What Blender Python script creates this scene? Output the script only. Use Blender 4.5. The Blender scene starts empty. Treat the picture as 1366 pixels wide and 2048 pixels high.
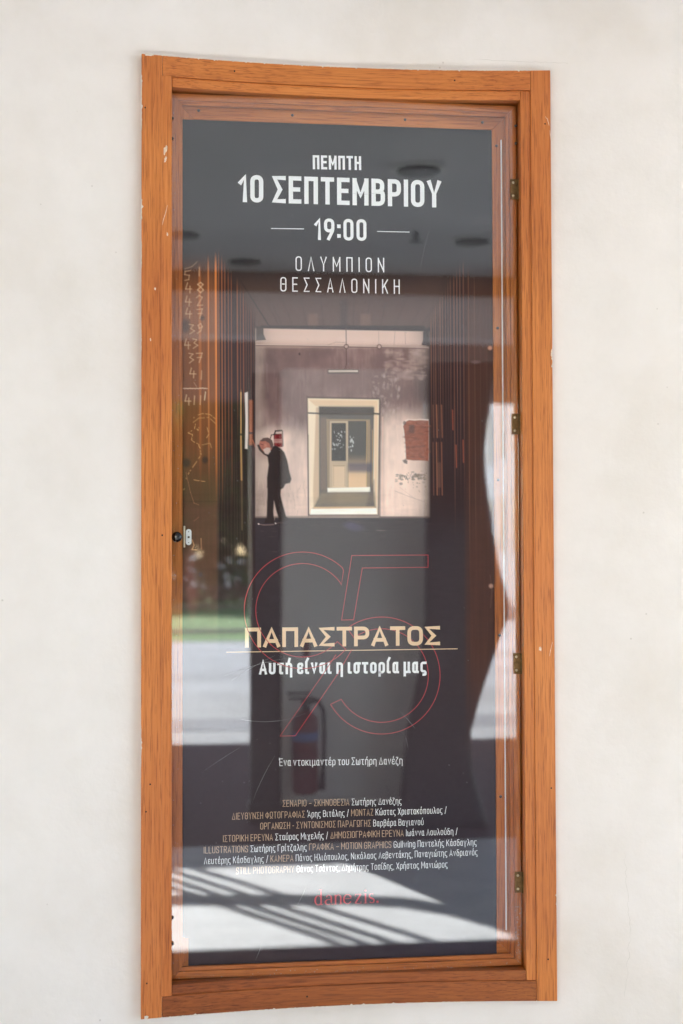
import bpy, bmesh, math, random
import numpy as np
from mathutils import Vector
random.seed(7)
SC = bpy.context.scene
COL = SC.collection

# ------------------------------------------------------------------ camera
cam_d = bpy.data.cameras.new("camera")
cam = bpy.data.objects.new("camera", cam_d)
COL.objects.link(cam)
SC.camera = cam
CY, SY = math.cos(0.12689), math.sin(0.12689)
PITCH, ROLL = 0.028764, -0.003232
R0 = Vector((CY, -SY, 0)); F0 = Vector((SY, CY, 0)); U0 = Vector((0, 0, 1))
F1 = F0 * math.cos(PITCH) + U0 * math.sin(PITCH)
U1 = U0 * math.cos(PITCH) - F0 * math.sin(PITCH)
RR = R0 * math.cos(ROLL) + U1 * math.sin(ROLL)
UU = U1 * math.cos(ROLL) - R0 * math.sin(ROLL)
from mathutils import Matrix
m3 = Matrix((RR, UU, -F1)).transposed()
cam.matrix_world = Matrix.Translation((-0.42995, -3.25036, 1.55168)) @ m3.to_4x4()
cam_d.sensor_fit = 'VERTICAL'
cam_d.sensor_height = 36.0
cam_d.lens = 2844.0 / 2048.0 * 36.0
cam_d.clip_start = 0.05
cam_d.clip_end = 2000
cam_d.dof.use_dof = True
cam_d.dof.focus_distance = 3.27
cam_d.dof.aperture_fstop = 2.6

# ------------------------------------------------------------------ light
SUN_D = Vector((0.37, 1.0, -0.69)).normalized()       # direction the light travels
w = bpy.data.worlds.new("World"); SC.world = w; w.use_nodes = True
nt = w.node_tree; nt.nodes.clear()
sky = nt.nodes.new("ShaderNodeTexSky"); sky.sky_type = 'NISHITA'; sky.sun_disc = False
sky.sun_elevation = math.radians(32.9); sky.sun_rotation = math.radians(200.3)
sky.air_density = 1.0; sky.dust_density = 0.6
bg = nt.nodes.new("ShaderNodeBackground"); bg.inputs[1].default_value = 0.11
wo = nt.nodes.new("ShaderNodeOutputWorld")
nt.links.new(sky.outputs[0], bg.inputs[0]); nt.links.new(bg.outputs[0], wo.inputs[0])
sd = bpy.data.lights.new("sun", 'SUN'); sd.energy = 4.5; sd.angle = math.radians(0.55); sd.color = (1.0, 0.96, 0.90)
so = bpy.data.objects.new("sun", sd); COL.objects.link(so)
so.rotation_euler = SUN_D.to_track_quat('-Z', 'Y').to_euler()
so.location = (-6, -20, 14)
SC.view_settings.view_transform = 'Standard'
SC.view_settings.look = 'None'
SC.view_settings.exposure = 3.45
SC.view_settings.gamma = 1.0
SC.view_settings.use_curve_mapping = False
SC.cycles.use_denoising = True
try:
    SC.cycles.denoiser = 'OPENIMAGEDENOISE'
except Exception:
    pass
SC.cycles.max_bounces = 10
SC.cycles.diffuse_bounces = 6
SC.cycles.transparent_max_bounces = 16
SC.cycles.sample_clamp_indirect = 6.0
SC.cycles.caustics_reflective = False
SC.cycles.caustics_refractive = False

# ------------------------------------------------------------------ helpers
def lin(c):
    c = np.asarray(c, float) / 255.0
    return np.where(c <= 0.04045, c / 12.92, ((c + 0.055) / 1.055) ** 2.4)

def L4(r, g, b):
    v = lin((r, g, b)); return (float(v[0]), float(v[1]), float(v[2]), 1.0)

def newmat(name):
    m = bpy.data.materials.new(name); m.use_nodes = True
    n = m.node_tree; n.nodes.clear()
    o = n.nodes.new("ShaderNodeOutputMaterial")
    p = n.nodes.new("ShaderNodeBsdfPrincipled")
    n.links.new(p.outputs[0], o.inputs[0])
    return m, n, p, o

def mat(name, col, rough=0.5, metal=0.0, vary=0.08, scale=20.0, bump=0.0, bscale=80.0, spec=0.5):
    m, n, p, o = newmat(name)
    tc = n.nodes.new("ShaderNodeTexCoord")
    no = n.nodes.new("ShaderNodeTexNoise"); no.inputs['Scale'].default_value = scale; no.inputs['Detail'].default_value = 5
    n.links.new(tc.outputs['Object'], no.inputs['Vector'])
    r = n.nodes.new("ShaderNodeValToRGB")
    r.color_ramp.elements[0].position = 0.3; r.color_ramp.elements[1].position = 0.7
    r.color_ramp.elements[0].color = tuple(c * (1 - vary) for c in col[:3]) + (1,)
    r.color_ramp.elements[1].color = tuple(min(1, c * (1 + vary)) for c in col[:3]) + (1,)
    n.links.new(no.outputs[0], r.inputs[0]); n.links.new(r.outputs[0], p.inputs['Base Color'])
    p.inputs['Roughness'].default_value = rough; p.inputs['Metallic'].default_value = metal
    p.inputs['Specular IOR Level'].default_value = spec
    if bump:
        n2 = n.nodes.new("ShaderNodeTexNoise"); n2.inputs['Scale'].default_value = bscale; n2.inputs['Detail'].default_value = 6
        n.links.new(tc.outputs['Object'], n2.inputs['Vector'])
        b = n.nodes.new("ShaderNodeBump"); b.inputs['Strength'].default_value = bump; b.inputs['Distance'].default_value = 0.01
        n.links.new(n2.outputs[0], b.inputs['Height']); n.links.new(b.outputs[0], p.inputs['Normal'])
    return m

def wood(name, horiz, dark=(0.36, 0.104, 0.020), mid=(0.55, 0.182, 0.040), light=(0.66, 0.246, 0.066), rough=0.38):
    m, n, p, o = newmat(name)
    N = n.nodes.new
    tc = N("ShaderNodeTexCoord"); oi = N("ShaderNodeObjectInfo")
    add = N("ShaderNodeVectorMath"); add.operation = 'ADD'
    mul = N("ShaderNodeVectorMath"); mul.operation = 'SCALE'; mul.inputs['Scale'].default_value = 7.0
    comb = N("ShaderNodeCombineXYZ")
    for i in range(3):
        n.links.new(oi.outputs['Random'], comb.inputs[i])
    n.links.new(comb.outputs[0], mul.inputs[0])
    n.links.new(tc.outputs['Object'], add.inputs[0]); n.links.new(mul.outputs[0], add.inputs[1])
    def mapped(along, across):
        mp = N("ShaderNodeMapping")
        mp.inputs['Scale'].default_value = (along, across, across) if horiz else (across, across, along)
        n.links.new(add.outputs[0], mp.inputs['Vector']); return mp.outputs[0]
    def noise(vec, detail=4, rough=0.6, dist=0.0):
        q = N("ShaderNodeTexNoise"); q.inputs['Scale'].default_value = 1.0
        q.inputs['Detail'].default_value = detail; q.inputs['Roughness'].default_value = rough
        q.inputs['Distortion'].default_value = dist
        n.links.new(vec, q.inputs['Vector']); return q.outputs[0]
    broad = noise(mapped(1.6, 14), 3, 0.5, 0.6)
    streak = noise(mapped(5.0, 210), 5, 0.7, 0.3)
    pores = noise(mapped(14, 420), 3, 0.55)
    # growth rings, bent along the board
    wv = N("ShaderNodeTexWave"); wv.wave_type = 'BANDS'; wv.bands_direction = 'Z' if horiz else 'X'
    wv.inputs['Scale'].default_value = 1.0; wv.inputs['Distortion'].default_value = 14.0
    wv.inputs['Detail'].default_value = 3; wv.inputs['Detail Scale'].default_value = 0.35
    n.links.new(mapped(4.0, 34), wv.inputs['Vector'])
    def math_(op, a, b):
        q = N("ShaderNodeMath"); q.operation = op
        for i, v in enumerate((a, b)):
            if isinstance(v, (int, float)): q.inputs[i].default_value = v
            else: n.links.new(v, q.inputs[i])
        return q.outputs[0]
    s = math_('ADD', math_('MULTIPLY', broad, 0.42), math_('MULTIPLY', streak, 0.50))
    s = math_('ADD', s, math_('MULTIPLY', wv.outputs['Fac'], 0.06))
    cr = N("ShaderNodeValToRGB")
    e = cr.color_ramp.elements
    e[0].position = 0.28; e[0].color = dark + (1,)
    e[1].position = 0.68; e[1].color = light + (1,)
    x = e.new(0.46); x.color = mid + (1,)
    n.links.new(s, cr.inputs[0])
    pr = N("ShaderNodeValToRGB"); pr.color_ramp.elements[0].position = 0.36; pr.color_ramp.elements[1].position = 0.46
    pr.color_ramp.elements[0].color = (0.55, 0.45, 0.40, 1); pr.color_ramp.elements[1].color = (1, 1, 1, 1)
    n.links.new(pores, pr.inputs[0])
    mx = N("ShaderNodeMix"); mx.data_type = 'RGBA'; mx.blend_type = 'MULTIPLY'; mx.inputs[0].default_value = 0.8
    n.links.new(cr.outputs[0], mx.inputs[6]); n.links.new(pr.outputs[0], mx.inputs[7])
    # reddish age toning that drifts over the whole case
    tn = N("ShaderNodeTexNoise"); tn.inputs['Scale'].default_value = 1.7; tn.inputs['Detail'].default_value = 2
    n.links.new(tc.outputs['Object'], tn.inputs['Vector'])
    tr = N("ShaderNodeValToRGB"); tr.color_ramp.elements[0].position = 0.42; tr.color_ramp.elements[1].position = 0.6
    tr.color_ramp.elements[0].color = (0.86, 0.77, 0.77, 1); tr.color_ramp.elements[1].color = (1, 1, 1, 1)
    n.links.new(tn.outputs[0], tr.inputs[0])
    mx2 = N("ShaderNodeMix"); mx2.data_type = 'RGBA'; mx2.blend_type = 'MULTIPLY'; mx2.inputs[0].default_value = 1.0
    n.links.new(mx.outputs[2], mx2.inputs[6]); n.links.new(tr.outputs[0], mx2.inputs[7])
    n.links.new(mx2.outputs[2], p.inputs['Base Color'])
    rr = N("ShaderNodeMapRange"); rr.inputs[3].default_value = rough - 0.08; rr.inputs[4].default_value = rough + 0.14
    n.links.new(streak, rr.inputs[0]); n.links.new(rr.outputs[0], p.inputs['Roughness'])
    b = N("ShaderNodeBump"); b.inputs['Strength'].default_value = 0.25; b.inputs['Distance'].default_value = 0.0012
    n.links.new(pores, b.inputs['Height']); n.links.new(b.outputs[0], p.inputs['Normal'])
    p.inputs['Specular IOR Level'].default_value = 0.35
    return m

def mesh_obj(name, verts, faces, m=None, parent=None, smooth=False):
    me = bpy.data.meshes.new(name)
    me.from_pydata([tuple(v) for v in verts], [], faces); me.update()
    if smooth:
        me.polygons.foreach_set('use_smooth', [True] * len(me.polygons))
    o = bpy.data.objects.new(name, me); COL.objects.link(o)
    if m: me.materials.append(m)
    if parent: o.parent = parent
    return o

def bm_obj(name, bm, m=None, parent=None, smooth=False):
    me = bpy.data.meshes.new(name); bm.normal_update(); bm.to_mesh(me); bm.free()
    if smooth:
        me.polygons.foreach_set('use_smooth', [True] * len(me.polygons))
    o = bpy.data.objects.new(name, me); COL.objects.link(o)
    if m: me.materials.append(m)
    if parent: o.parent = parent
    return o

def bevel(o, wd=0.0015, seg=2):
    b = o.modifiers.new("bevel", 'BEVEL'); b.width = wd; b.segments = seg; b.limit_method = 'ANGLE'; b.angle_limit = math.radians(40)
    return o

def empty(name, loc=(0, 0, 0)):
    o = bpy.data.objects.new(name, None); o.empty_display_size = 0.1; o.location = loc; COL.objects.link(o); return o

def tag(o, label, cat, group=None, kind=None):
    o['label'] = label; o['category'] = cat
    if group: o['group'] = group
    if kind: o['kind'] = kind
    return o

def structure(o):
    o['kind'] = 'structure'; return o

def add_box(bm, x0, x1, y0, y1, z0, z1):
    vs = [bm.verts.new(c) for c in ((x0,y0,z0),(x1,y0,z0),(x1,y1,z0),(x0,y1,z0),(x0,y0,z1),(x1,y0,z1),(x1,y1,z1),(x0,y1,z1))]
    for f in ((0,3,2,1),(4,5,6,7),(0,1,5,4),(1,2,6,5),(2,3,7,6),(3,0,4,7)):
        bm.faces.new([vs[i] for i in f])

def box(name, x0, x1, y0, y1, z0, z1, m, parent=None, bev=0.0):
    bm = bmesh.new(); add_box(bm, x0, x1, y0, y1, z0, z1)
    o = bm_obj(name, bm, m, parent)
    if bev: bevel(o, bev)
    return o

def add_cyl(bm, p0, p1, r0, r1=None, seg=20, cap=True):
    r1 = r0 if r1 is None else r1
    p0 = Vector(p0); p1 = Vector(p1); d = (p1 - p0).normalized()
    a = d.orthogonal().normalized(); b = d.cross(a)
    A = []; B = []
    for i in range(seg):
        t = 2 * math.pi * i / seg; q = a * math.cos(t) + b * math.sin(t)
        A.append(bm.verts.new(p0 + q * r0)); B.append(bm.verts.new(p1 + q * r1))
    for i in range(seg):
        j = (i + 1) % seg; bm.faces.new((A[i], A[j], B[j], B[i]))
    if cap:
        bm.faces.new(A[::-1]); bm.faces.new(B)

def add_lathe(bm, base, axis, prof, seg=24):
    """prof = [(distance along axis, radius)...]"""
    base = Vector(base); d = Vector(axis).normalized(); a = d.orthogonal().normalized(); b = d.cross(a)
    rings = []
    for t, r in prof:
        rings.append([bm.verts.new(base + d * t + (a * math.cos(2*math.pi*i/seg) + b * math.sin(2*math.pi*i/seg)) * max(r, 1e-5)) for i in range(seg)])
    for k in range(len(rings) - 1):
        for i in range(seg):
            j = (i + 1) % seg
            bm.faces.new((rings[k][i], rings[k][j], rings[k+1][j], rings[k+1][i]))
    bm.faces.new(rings[0][::-1]); bm.faces.new(rings[-1])

# ------------------------------------------------------------------ geometry of the wall curve
SAG = 0.0361; HW = 0.4718
XLIN = 0.62
def yf(x):                       # front face of the frame: the wall is gently concave
    ax = abs(x)
    if ax <= XLIN: return -0.055 + SAG * (1 - (ax / HW) ** 2)
    y0 = -0.055 + SAG * (1 - (XLIN / HW) ** 2)
    return y0 - 2 * SAG * XLIN / HW ** 2 * (ax - XLIN) * 0.75
def yw(x): return yf(x) + 0.019  # plaster face
ZC = 1.6

# ------------------------------------------------------------------ materials
M = {}
m, n, p, o = newmat("plaster"); M['plaster'] = m
N = n.nodes.new
tc = N("ShaderNodeTexCoord")
n1 = N("ShaderNodeTexNoise"); n1.inputs['Scale'].default_value = 2.6; n1.inputs['Detail'].default_value = 6; n1.inputs['Roughness'].default_value = 0.55
n2 = N("ShaderNodeTexNoise"); n2.inputs['Scale'].default_value = 11; n2.inputs['Detail'].default_value = 8; n2.inputs['Roughness'].default_value = 0.6
for q in (n1, n2): n.links.new(tc.outputs['Object'], q.inputs['Vector'])
r1 = N("ShaderNodeValToRGB"); r1.color_ramp.elements[0].position = 0.33; r1.color_ramp.elements[1].position = 0.67
r1.color_ramp.elements[0].color = (0.715, 0.664, 0.622, 1); r1.color_ramp.elements[1].color = (0.785, 0.745, 0.722, 1)
x = r1.color_ramp.elements.new(0.5); x.color = (0.760, 0.715, 0.688, 1)
n.links.new(n1.outputs[0], r1.inputs[0])
r2 = N("ShaderNodeValToRGB"); r2.color_ramp.elements[0].position = 0.25; r2.color_ramp.elements[1].position = 0.6
r2.color_ramp.elements[0].color = (0.955, 0.955, 0.945, 1); r2.color_ramp.elements[1].color = (1, 1, 1, 1)
n.links.new(n2.outputs[0], r2.inputs[0])
mx = N("ShaderNodeMix"); mx.data_type = 'RGBA'; mx.blend_type = 'MULTIPLY'; mx.inputs[0].default_value = 1
n.links.new(r1.outputs[0], mx.inputs[6]); n.links.new(r2.outputs[0], mx.inputs[7])
# specks of dirt
vo = N("ShaderNodeTexVoronoi"); vo.inputs['Scale'].default_value = 13; vo.inputs['Randomness'].default_value = 1
n.links.new(tc.outputs['Object'], vo.inputs['Vector'])
vr = N("ShaderNodeValToRGB"); vr.color_ramp.elements[0].position = 0.022; vr.color_ramp.elements[1].position = 0.034
vr.color_ramp.elements[0].color = (0.72, 0.70, 0.68, 1); vr.color_ramp.elements[1].color = (1, 1, 1, 1)
n.links.new(vo.outputs['Distance'], vr.inputs[0])
mx2 = N("ShaderNodeMix"); mx2.data_type = 'RGBA'; mx2.blend_type = 'MULTIPLY'; mx2.inputs[0].default_value = 0.75
n.links.new(mx.outputs[2], mx2.inputs[6]); n.links.new(vr.outputs[0], mx2.inputs[7])
n.links.new(mx2.outputs[2], p.inputs['Base Color'])
p.inputs['Roughness'].default_value = 0.75; p.inputs['Specular IOR Level'].default_value = 0.25
n3 = N("ShaderNodeTexNoise"); n3.inputs['Scale'].default_value = 4; n3.inputs['Detail'].default_value = 9; n3.inputs['Roughness'].default_value = 0.6
n.links.new(tc.outputs['Object'], n3.inputs['Vector'])
b = N("ShaderNodeBump"); b.inputs['Strength'].default_value = 0.5; b.inputs['Distance'].default_value = 0.014
n.links.new(n3.outputs[0], b.inputs['Height']); n.links.new(b.outputs[0], p.inputs['Normal'])

M['wood_v'] = wood("oak_upright", False)
M['wood_h'] = wood("oak_crosswise", True)
M['wood_low'] = wood("oak_low_shade", True, (0.12, 0.029, 0.006), (0.27, 0.076, 0.016), (0.39, 0.124, 0.028), 0.45)  # darker grain and weaker light on the bottom rails, put into colour
M['liner_v'] = wood("liner_upright", False, (0.26, 0.072, 0.012), (0.52, 0.165, 0.028), (0.62, 0.215, 0.044), 0.45)
M['liner_h'] = wood("liner_crosswise", True, (0.26, 0.072, 0.012), (0.52, 0.165, 0.028), (0.62, 0.215, 0.044), 0.45)
M['jamb_v'] = wood("jamb_upright", False, (0.20, 0.050, 0.006), (0.40, 0.110, 0.012), (0.48, 0.145, 0.018), 0.4)
M['jamb_h'] = wood("jamb_crosswise", True, (0.20, 0.050, 0.006), (0.40, 0.110, 0.012), (0.48, 0.145, 0.018), 0.4)
M['brass'] = mat("aged_brass", (0.15, 0.092, 0.040), 0.42, 0.85, 0.45, 160)
M['brass_bright'] = mat("worn_screw", (0.62, 0.55, 0.40), 0.3, 0.9, 0.2, 300)
M['screw'] = mat("dark_screw", (0.09, 0.08, 0.075), 0.4, 0.8, 0.2, 300)
M['hole'] = mat("nail_hole", (0.012, 0.008, 0.006), 0.9)
M['black'] = mat("black_plastic", (0.006, 0.006, 0.007), 0.16, 0, 0.1)
M['lockwhite'] = mat("galvanised_plate", (0.72, 0.75, 0.78), 0.38, 0.1, 0.05, 200)
M['lockcream'] = mat("cream_plastic", (0.78, 0.68, 0.50), 0.5)
M['glint'] = mat("white_glint", (0.85, 0.82, 0.80), 0.45)
M['board'] = mat("backing_board", (0.22, 0.12, 0.06), 0.7)
M['flake'] = mat("plaster_flake", (0.66, 0.60, 0.53), 0.8, 0, 0.08, 150)
M['scuff'] = mat("scuff", (0.70, 0.56, 0.44), 0.8, 0, 0.2, 200)
M['crack'] = mat("crack", (0.60, 0.565, 0.52), 0.9)
M['scratch'] = mat("scratch", (0.30, 0.30, 0.31), 0.6)

# thin clear sheet: mirror-like by Fresnel, otherwise see-through
m = bpy.data.materials.new("clear_acrylic"); m.use_nodes = True; M['glass'] = m
n = m.node_tree; n.nodes.clear(); N = n.nodes.new
o = N("ShaderNodeOutputMaterial"); mixs = N("ShaderNodeMixShader")
geo = N("ShaderNodeNewGeometry"); dt = N("ShaderNodeVectorMath"); dt.operation = 'DOT_PRODUCT'
n.links.new(geo.outputs['Normal'], dt.inputs[0]); n.links.new(geo.outputs['Incoming'], dt.inputs[1])
def gm(op, a, b_):
    q = N("ShaderNodeMath"); q.operation = op
    for i_, v_ in enumerate((a, b_)):
        if isinstance(v_, (int, float)): q.inputs[i_].default_value = v_
        else: n.links.new(v_, q.inputs[i_])
    return q.outputs[0]
ca_ = gm('ABSOLUTE', dt.outputs['Value'], 0.0)
sch = gm('ADD', gm('MULTIPLY', gm('POWER', gm('SUBTRACT', 1.0, ca_), 5.0), 0.935), 0.065)   # reflectance of one face of the sheet
tr = N("ShaderNodeBsdfTransparent"); tr.inputs[0].default_value = (0.99, 0.995, 0.995, 1)
gl = N("ShaderNodeBsdfGlossy"); gl.inputs['Roughness'].default_value = 0.012; gl.inputs['Color'].default_value = (0.93, 0.965, 1.0, 1)
n.links.new(sch, mixs.inputs[0]); n.links.new(tr.outputs[0], mixs.inputs[1]); n.links.new(gl.outputs[0], mixs.inputs[2])
n.links.new(mixs.outputs[0], o.inputs[0])

# ------------------------------------------------------------------ setting: floor, ceiling, pavement ...
M['stone'] = mat("pale_stone_floor", (0.60, 0.61, 0.62), 0.6, 0, 0.10, 5, spec=0.3)
M['redstone_and_shade'] = mat("red_stone_and_shade", (0.075, 0.035, 0.036), 0.7, 0, 0.2, 12, spec=0.15)  # border stone, and the painted shade of the floor farther out
M['pave'] = mat("pavement_stone", (0.275, 0.285, 0.295), 0.8, 0, 0.30, 0.5)
M['band_tone'] = mat("dark_band", (0.16, 0.17, 0.19), 0.8, 0, 0.2, 2)
M['bench_dark'] = mat("bench_dark_tone", (0.05, 0.035, 0.03), 0.9, 0, 0.3, 4)
M['asphalt'] = mat("asphalt", (0.055, 0.055, 0.058), 0.85, 0, 0.15, 2)
M['mark'] = mat("road_paint", (0.75, 0.75, 0.75), 0.7)
M['grass'] = mat("lawn", (0.09, 0.19, 0.035), 0.9, 0, 0.3, 3)
M['ceil'] = mat("ceiling_plaster", (0.70, 0.69, 0.695), 0.8, 0, 0.03, 2)
M['cream'] = mat("cream_pillar_paint", (0.74, 0.72, 0.68), 0.7, 0, 0.05, 4)
M['darkstone'] = mat("dark_marble", (0.035, 0.028, 0.030), 0.35, 0, 0.3, 5)
M['trimwood'] = mat("brown_trim", (0.16, 0.075, 0.035), 0.5, 0, 0.2, 6)
M['awning'] = mat("brown_awning_cloth", (0.085, 0.05, 0.038), 0.85, 0, 0.15, 5)
M['metal'] = mat("grey_steel", (0.20, 0.20, 0.21), 0.4, 0.7, 0.1, 30)
M['red'] = mat("red_enamel", (0.13, 0.007, 0.012), 0.28, 0, 0.08)
M['bluelabel'] = mat("blue_label", (0.10, 0.19, 0.42), 0.5)
M['whitelabel'] = mat("white_label", (0.75, 0.74, 0.72), 0.5)
M['bark'] = mat("bark", (0.09, 0.06, 0.04), 0.9, 0, 0.3, 12)
M['benchwood'] = mat("bench_wood", (0.10, 0.055, 0.03), 0.6, 0, 0.2, 10)

def sheet(name, x0, x1, y0, y1, z, m):
    return structure(mesh_obj(name, [(x0,y0,z),(x1,y0,z),(x1,y1,z),(x0,y1,z)], [(0,1,2,3)], m))
sheet("ground", -600, 600, -900, 60, -0.012, M['pave'])
sheet("pavement", -60, 60, -27, -8.4, -0.006, M['pave'])
sheet("road", 3.6, 200, -47, -29.5, -0.004, M['asphalt'])
for k, y in enumerate((-33.2, -36.2, -39.5)):
    sheet("road_marking", 3.8, 150, y - 0.9, y, 0.0, M['mark'])
sheet("bench_shade_strip", -30, 3.3, -25.9, -24.7, 0.004, M['bench_dark'])  # added dark strip for the bench's shaded band on the lawn
sheet("pavement_band", -30, 30, -10.2, -9.3, -0.002, M['band_tone'])  # darker strip across the pavement
sheet("lawn", -30, 3.4, -60, -22.0, -0.001, M['grass'])
sheet("floor", -9, 9, -4.35, -2.36, 0.0, M['stone'])
sheet("floor_in_shade", -9, 9, -8.4, -4.35, 0.0, M['redstone_and_shade'])  # dark red tone puts this floor's shade into its colour
sheet("floor_border", -9, 9, -2.36, 0.6, 0.0, M['redstone_and_shade'])
bm = bmesh.new(); add_box(bm, -7, 7, -6.62, 0.5, 3.5, 3.8)
structure(bm_obj("ceiling", bm, M['ceil']))

# ------------------------------------------------------------------ the plaster wall with its opening
hx, hz0, hz1 = 0.452, ZC - 1.055, ZC + 1.055
xs = sorted(set([-3.6, -2.8, -2.0, -1.4, -1.0, -0.8, -XLIN, -0.54, -hx] + [hx * (i / 8.0) for i in range(-8, 9)] + [0.54, XLIN, 0.8, 1.0, 1.4, 2.0, 2.8, 3.6]))
xs = [xs[0]] + [b for a, b in zip(xs, xs[1:]) if b - a > 1e-6]
zs = [0.0, 0.3, hz0, 0.9, 1.3, 1.7, 2.1, 2.4, hz1, 3.0, 3.5]
bm = bmesh.new()
V = {}
for i, x in enumerate(xs):
    for j, z in enumerate(zs):
        V[i, j, 0] = bm.verts.new((x, yw(x), z)); V[i, j, 1] = bm.verts.new((x, yw(x) + 0.3, z))
def inside(i, j):
    xm = (xs[i] + xs[i+1]) / 2; zm = (zs[j] + zs[j+1]) / 2
    return abs(xm) < hx and hz0 < zm < hz1
for i in range(len(xs) - 1):
    for j in range(len(zs) - 1):
        if inside(i, j): continue
        bm.faces.new((V[i,j,0], V[i+1,j,0], V[i+1,j+1,0], V[i,j+1,0]))
        bm.faces.new((V[i,j,1], V[i,j+1,1], V[i+1,j+1,1], V[i+1,j,1]))
        for (di, dj, a, b) in ((-1,0,(i,j),(i,j+1)), (1,0,(i+1,j+1),(i+1,j)), (0,-1,(i+1,j),(i,j)), (0,1,(i,j+1),(i+1,j+1))):
            ii, jj = i + di, j + dj
            if not (0 <= ii < len(xs)-1 and 0 <= jj < len(zs)-1) or inside(ii, jj):
                bm.faces.new((V[a+(0,)], V[b+(0,)], V[b+(1,)], V[a+(1,)]))
bmesh.ops.recalc_face_normals(bm, faces=bm.faces)
wall = bm_obj("plaster_wall", bm, M['plaster'], None, smooth=True)
wall.data.set_sharp_from_angle(angle=math.radians(40))
tag(wall, "off-white painted plaster wall around the wooden poster case", "wall")

def ribbon(bm, pts, wd, y=None, nrm=None, yoff=0.0):
    """flat strip in the wall plane; pts are (x,z) or (x,z,w)"""
    L = []; 
    for k, q in enumerate(pts):
        a = pts[max(k-1, 0)]; c = pts[min(k+1, len(pts)-1)]
        dx, dz = c[0]-a[0], c[1]-a[1]; d = math.hypot(dx, dz) or 1
        ww = (q[2] if len(q) > 2 else wd) / 2
        px, pz = -dz/d*ww, dx/d*ww
        yy = (yw(q[0]) if y is None else (y(q[0]) if callable(y) else y)) + yoff
        L.append((bm.verts.new((q[0]+px, yy, q[1]+pz)), bm.verts.new((q[0]-px, yy, q[1]-pz))))
    for k in range(len(L)-1):
        bm.faces.new((L[k][0], L[k+1][0], L[k+1][1], L[k][1]))

# hairline cracks in the plaster
def wiggle(p0, p1, n, amp, rnd):
    out = []
    for i in range(n + 1):
        t = i / n
        out.append((p0[0] + (p1[0]-p0[0]) * t + rnd.uniform(-amp, amp), p0[1] + (p1[1]-p0[1]) * t + rnd.uniform(-amp, amp) * 0.4, rnd.uniform(0.0003, 0.0011)))
    return out
rnd = random.Random(3)
bm = bmesh.new()
ribbon(bm, wiggle((0.632, 0.86), (0.641, 0.66), 22, 0.0035, rnd), .001, yoff=-0.0006)
ribbon(bm, wiggle((0.641, 0.66), (0.628, 0.53), 14, 0.0035, rnd), .001, yoff=-0.0006)
bm_obj("crack", bm, M['crack'], wall)
bm = bmesh.new()
ribbon(bm, wiggle((0.30, 2.708), (0.52, 2.697), 20, 0.003, rnd), .001, yoff=-0.0006)
bm_obj("crack", bm, M['crack'], wall)

# ------------------------------------------------------------------ the display case
case = empty("poster_case", (0, 0, hz0 - 0.02))
tag(case, "orange-brown wooden wall case with a clear hinged front holding a film poster", "display case")
CB = case.location.copy()
def part(o, parent=None):
    """parts are modelled in world coordinates; shift them into the case's own frame"""
    o.parent = parent or case
    o.data.transform(Matrix.Translation(-CB))
    return o

def cbox(name, x0, x1, z0, z1, off, m, depth=None, back=None, nx=None, z_jit=0.0, bev=0.0013):
    nx = nx or max(2, int((x1 - x0) / 0.04))
    bm = bmesh.new(); rows = []
    for i in range(nx + 1):
        x = x0 + (x1 - x0) * i / nx
        ya = yf(x) + off; yb = back if back is not None else ya + depth
        rows.append([bm.verts.new(c) for c in ((x, ya, z0), (x, ya, z1), (x, yb, z1), (x, yb, z0))])
    for a, b_ in zip(rows, rows[1:]):
        for k in range(4):
            l = (k + 1) % 4
            bm.faces.new((a[k], b_[k], b_[l], a[l]))
    bm.faces.new(rows[0]); bm.faces.new(rows[-1][::-1])
    bmesh.ops.recalc_face_normals(bm, faces=bm.faces)
    o = part(bm_obj(name, bm, m))
    bevel(o, bev)
    return o
OH = 1.075; A1 = 0.4258; B1 = 0.404; ZB = 1.029; ZD = 1.007
for s in (-1, 1):
    x0, x1 = sorted((s * HW, s * A1)); cbox("stile", x0, x1, ZC - OH, ZC + OH, 0.0, M['wood_v'], depth=0.03, nx=2)
    x0, x1 = sorted((s * (A1 + .0012), s * B1)); cbox("inner_stile", x0, x1, ZC - ZB - .0010, ZC + ZB + .0010, 0.0012 if s < 0 else 0.007, M['wood_v'], depth=0.022, nx=2)
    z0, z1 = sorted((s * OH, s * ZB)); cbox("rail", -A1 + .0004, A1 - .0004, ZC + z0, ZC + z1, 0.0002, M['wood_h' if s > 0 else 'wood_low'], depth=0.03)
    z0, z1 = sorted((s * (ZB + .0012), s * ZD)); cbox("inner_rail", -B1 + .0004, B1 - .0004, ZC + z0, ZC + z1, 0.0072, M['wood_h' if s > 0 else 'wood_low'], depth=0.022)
    # jamb boards run from the casing back to the bottom of the box
    x0, x1 = sorted((s * 0.4075, s * 0.425)); cbox("jamb", x0, x1, ZC - 1.022, ZC + 1.022, 0.0295, M['jamb_v'], back=0.05, nx=2, bev=0.0005)
    z0, z1 = sorted((s * 1.0105, s * 1.024)); cbox("jamb", -0.4072, 0.4072, ZC + z0, ZC + z1, 0.0297, M['jamb_h'], back=0.05, bev=0.0005)

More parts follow.
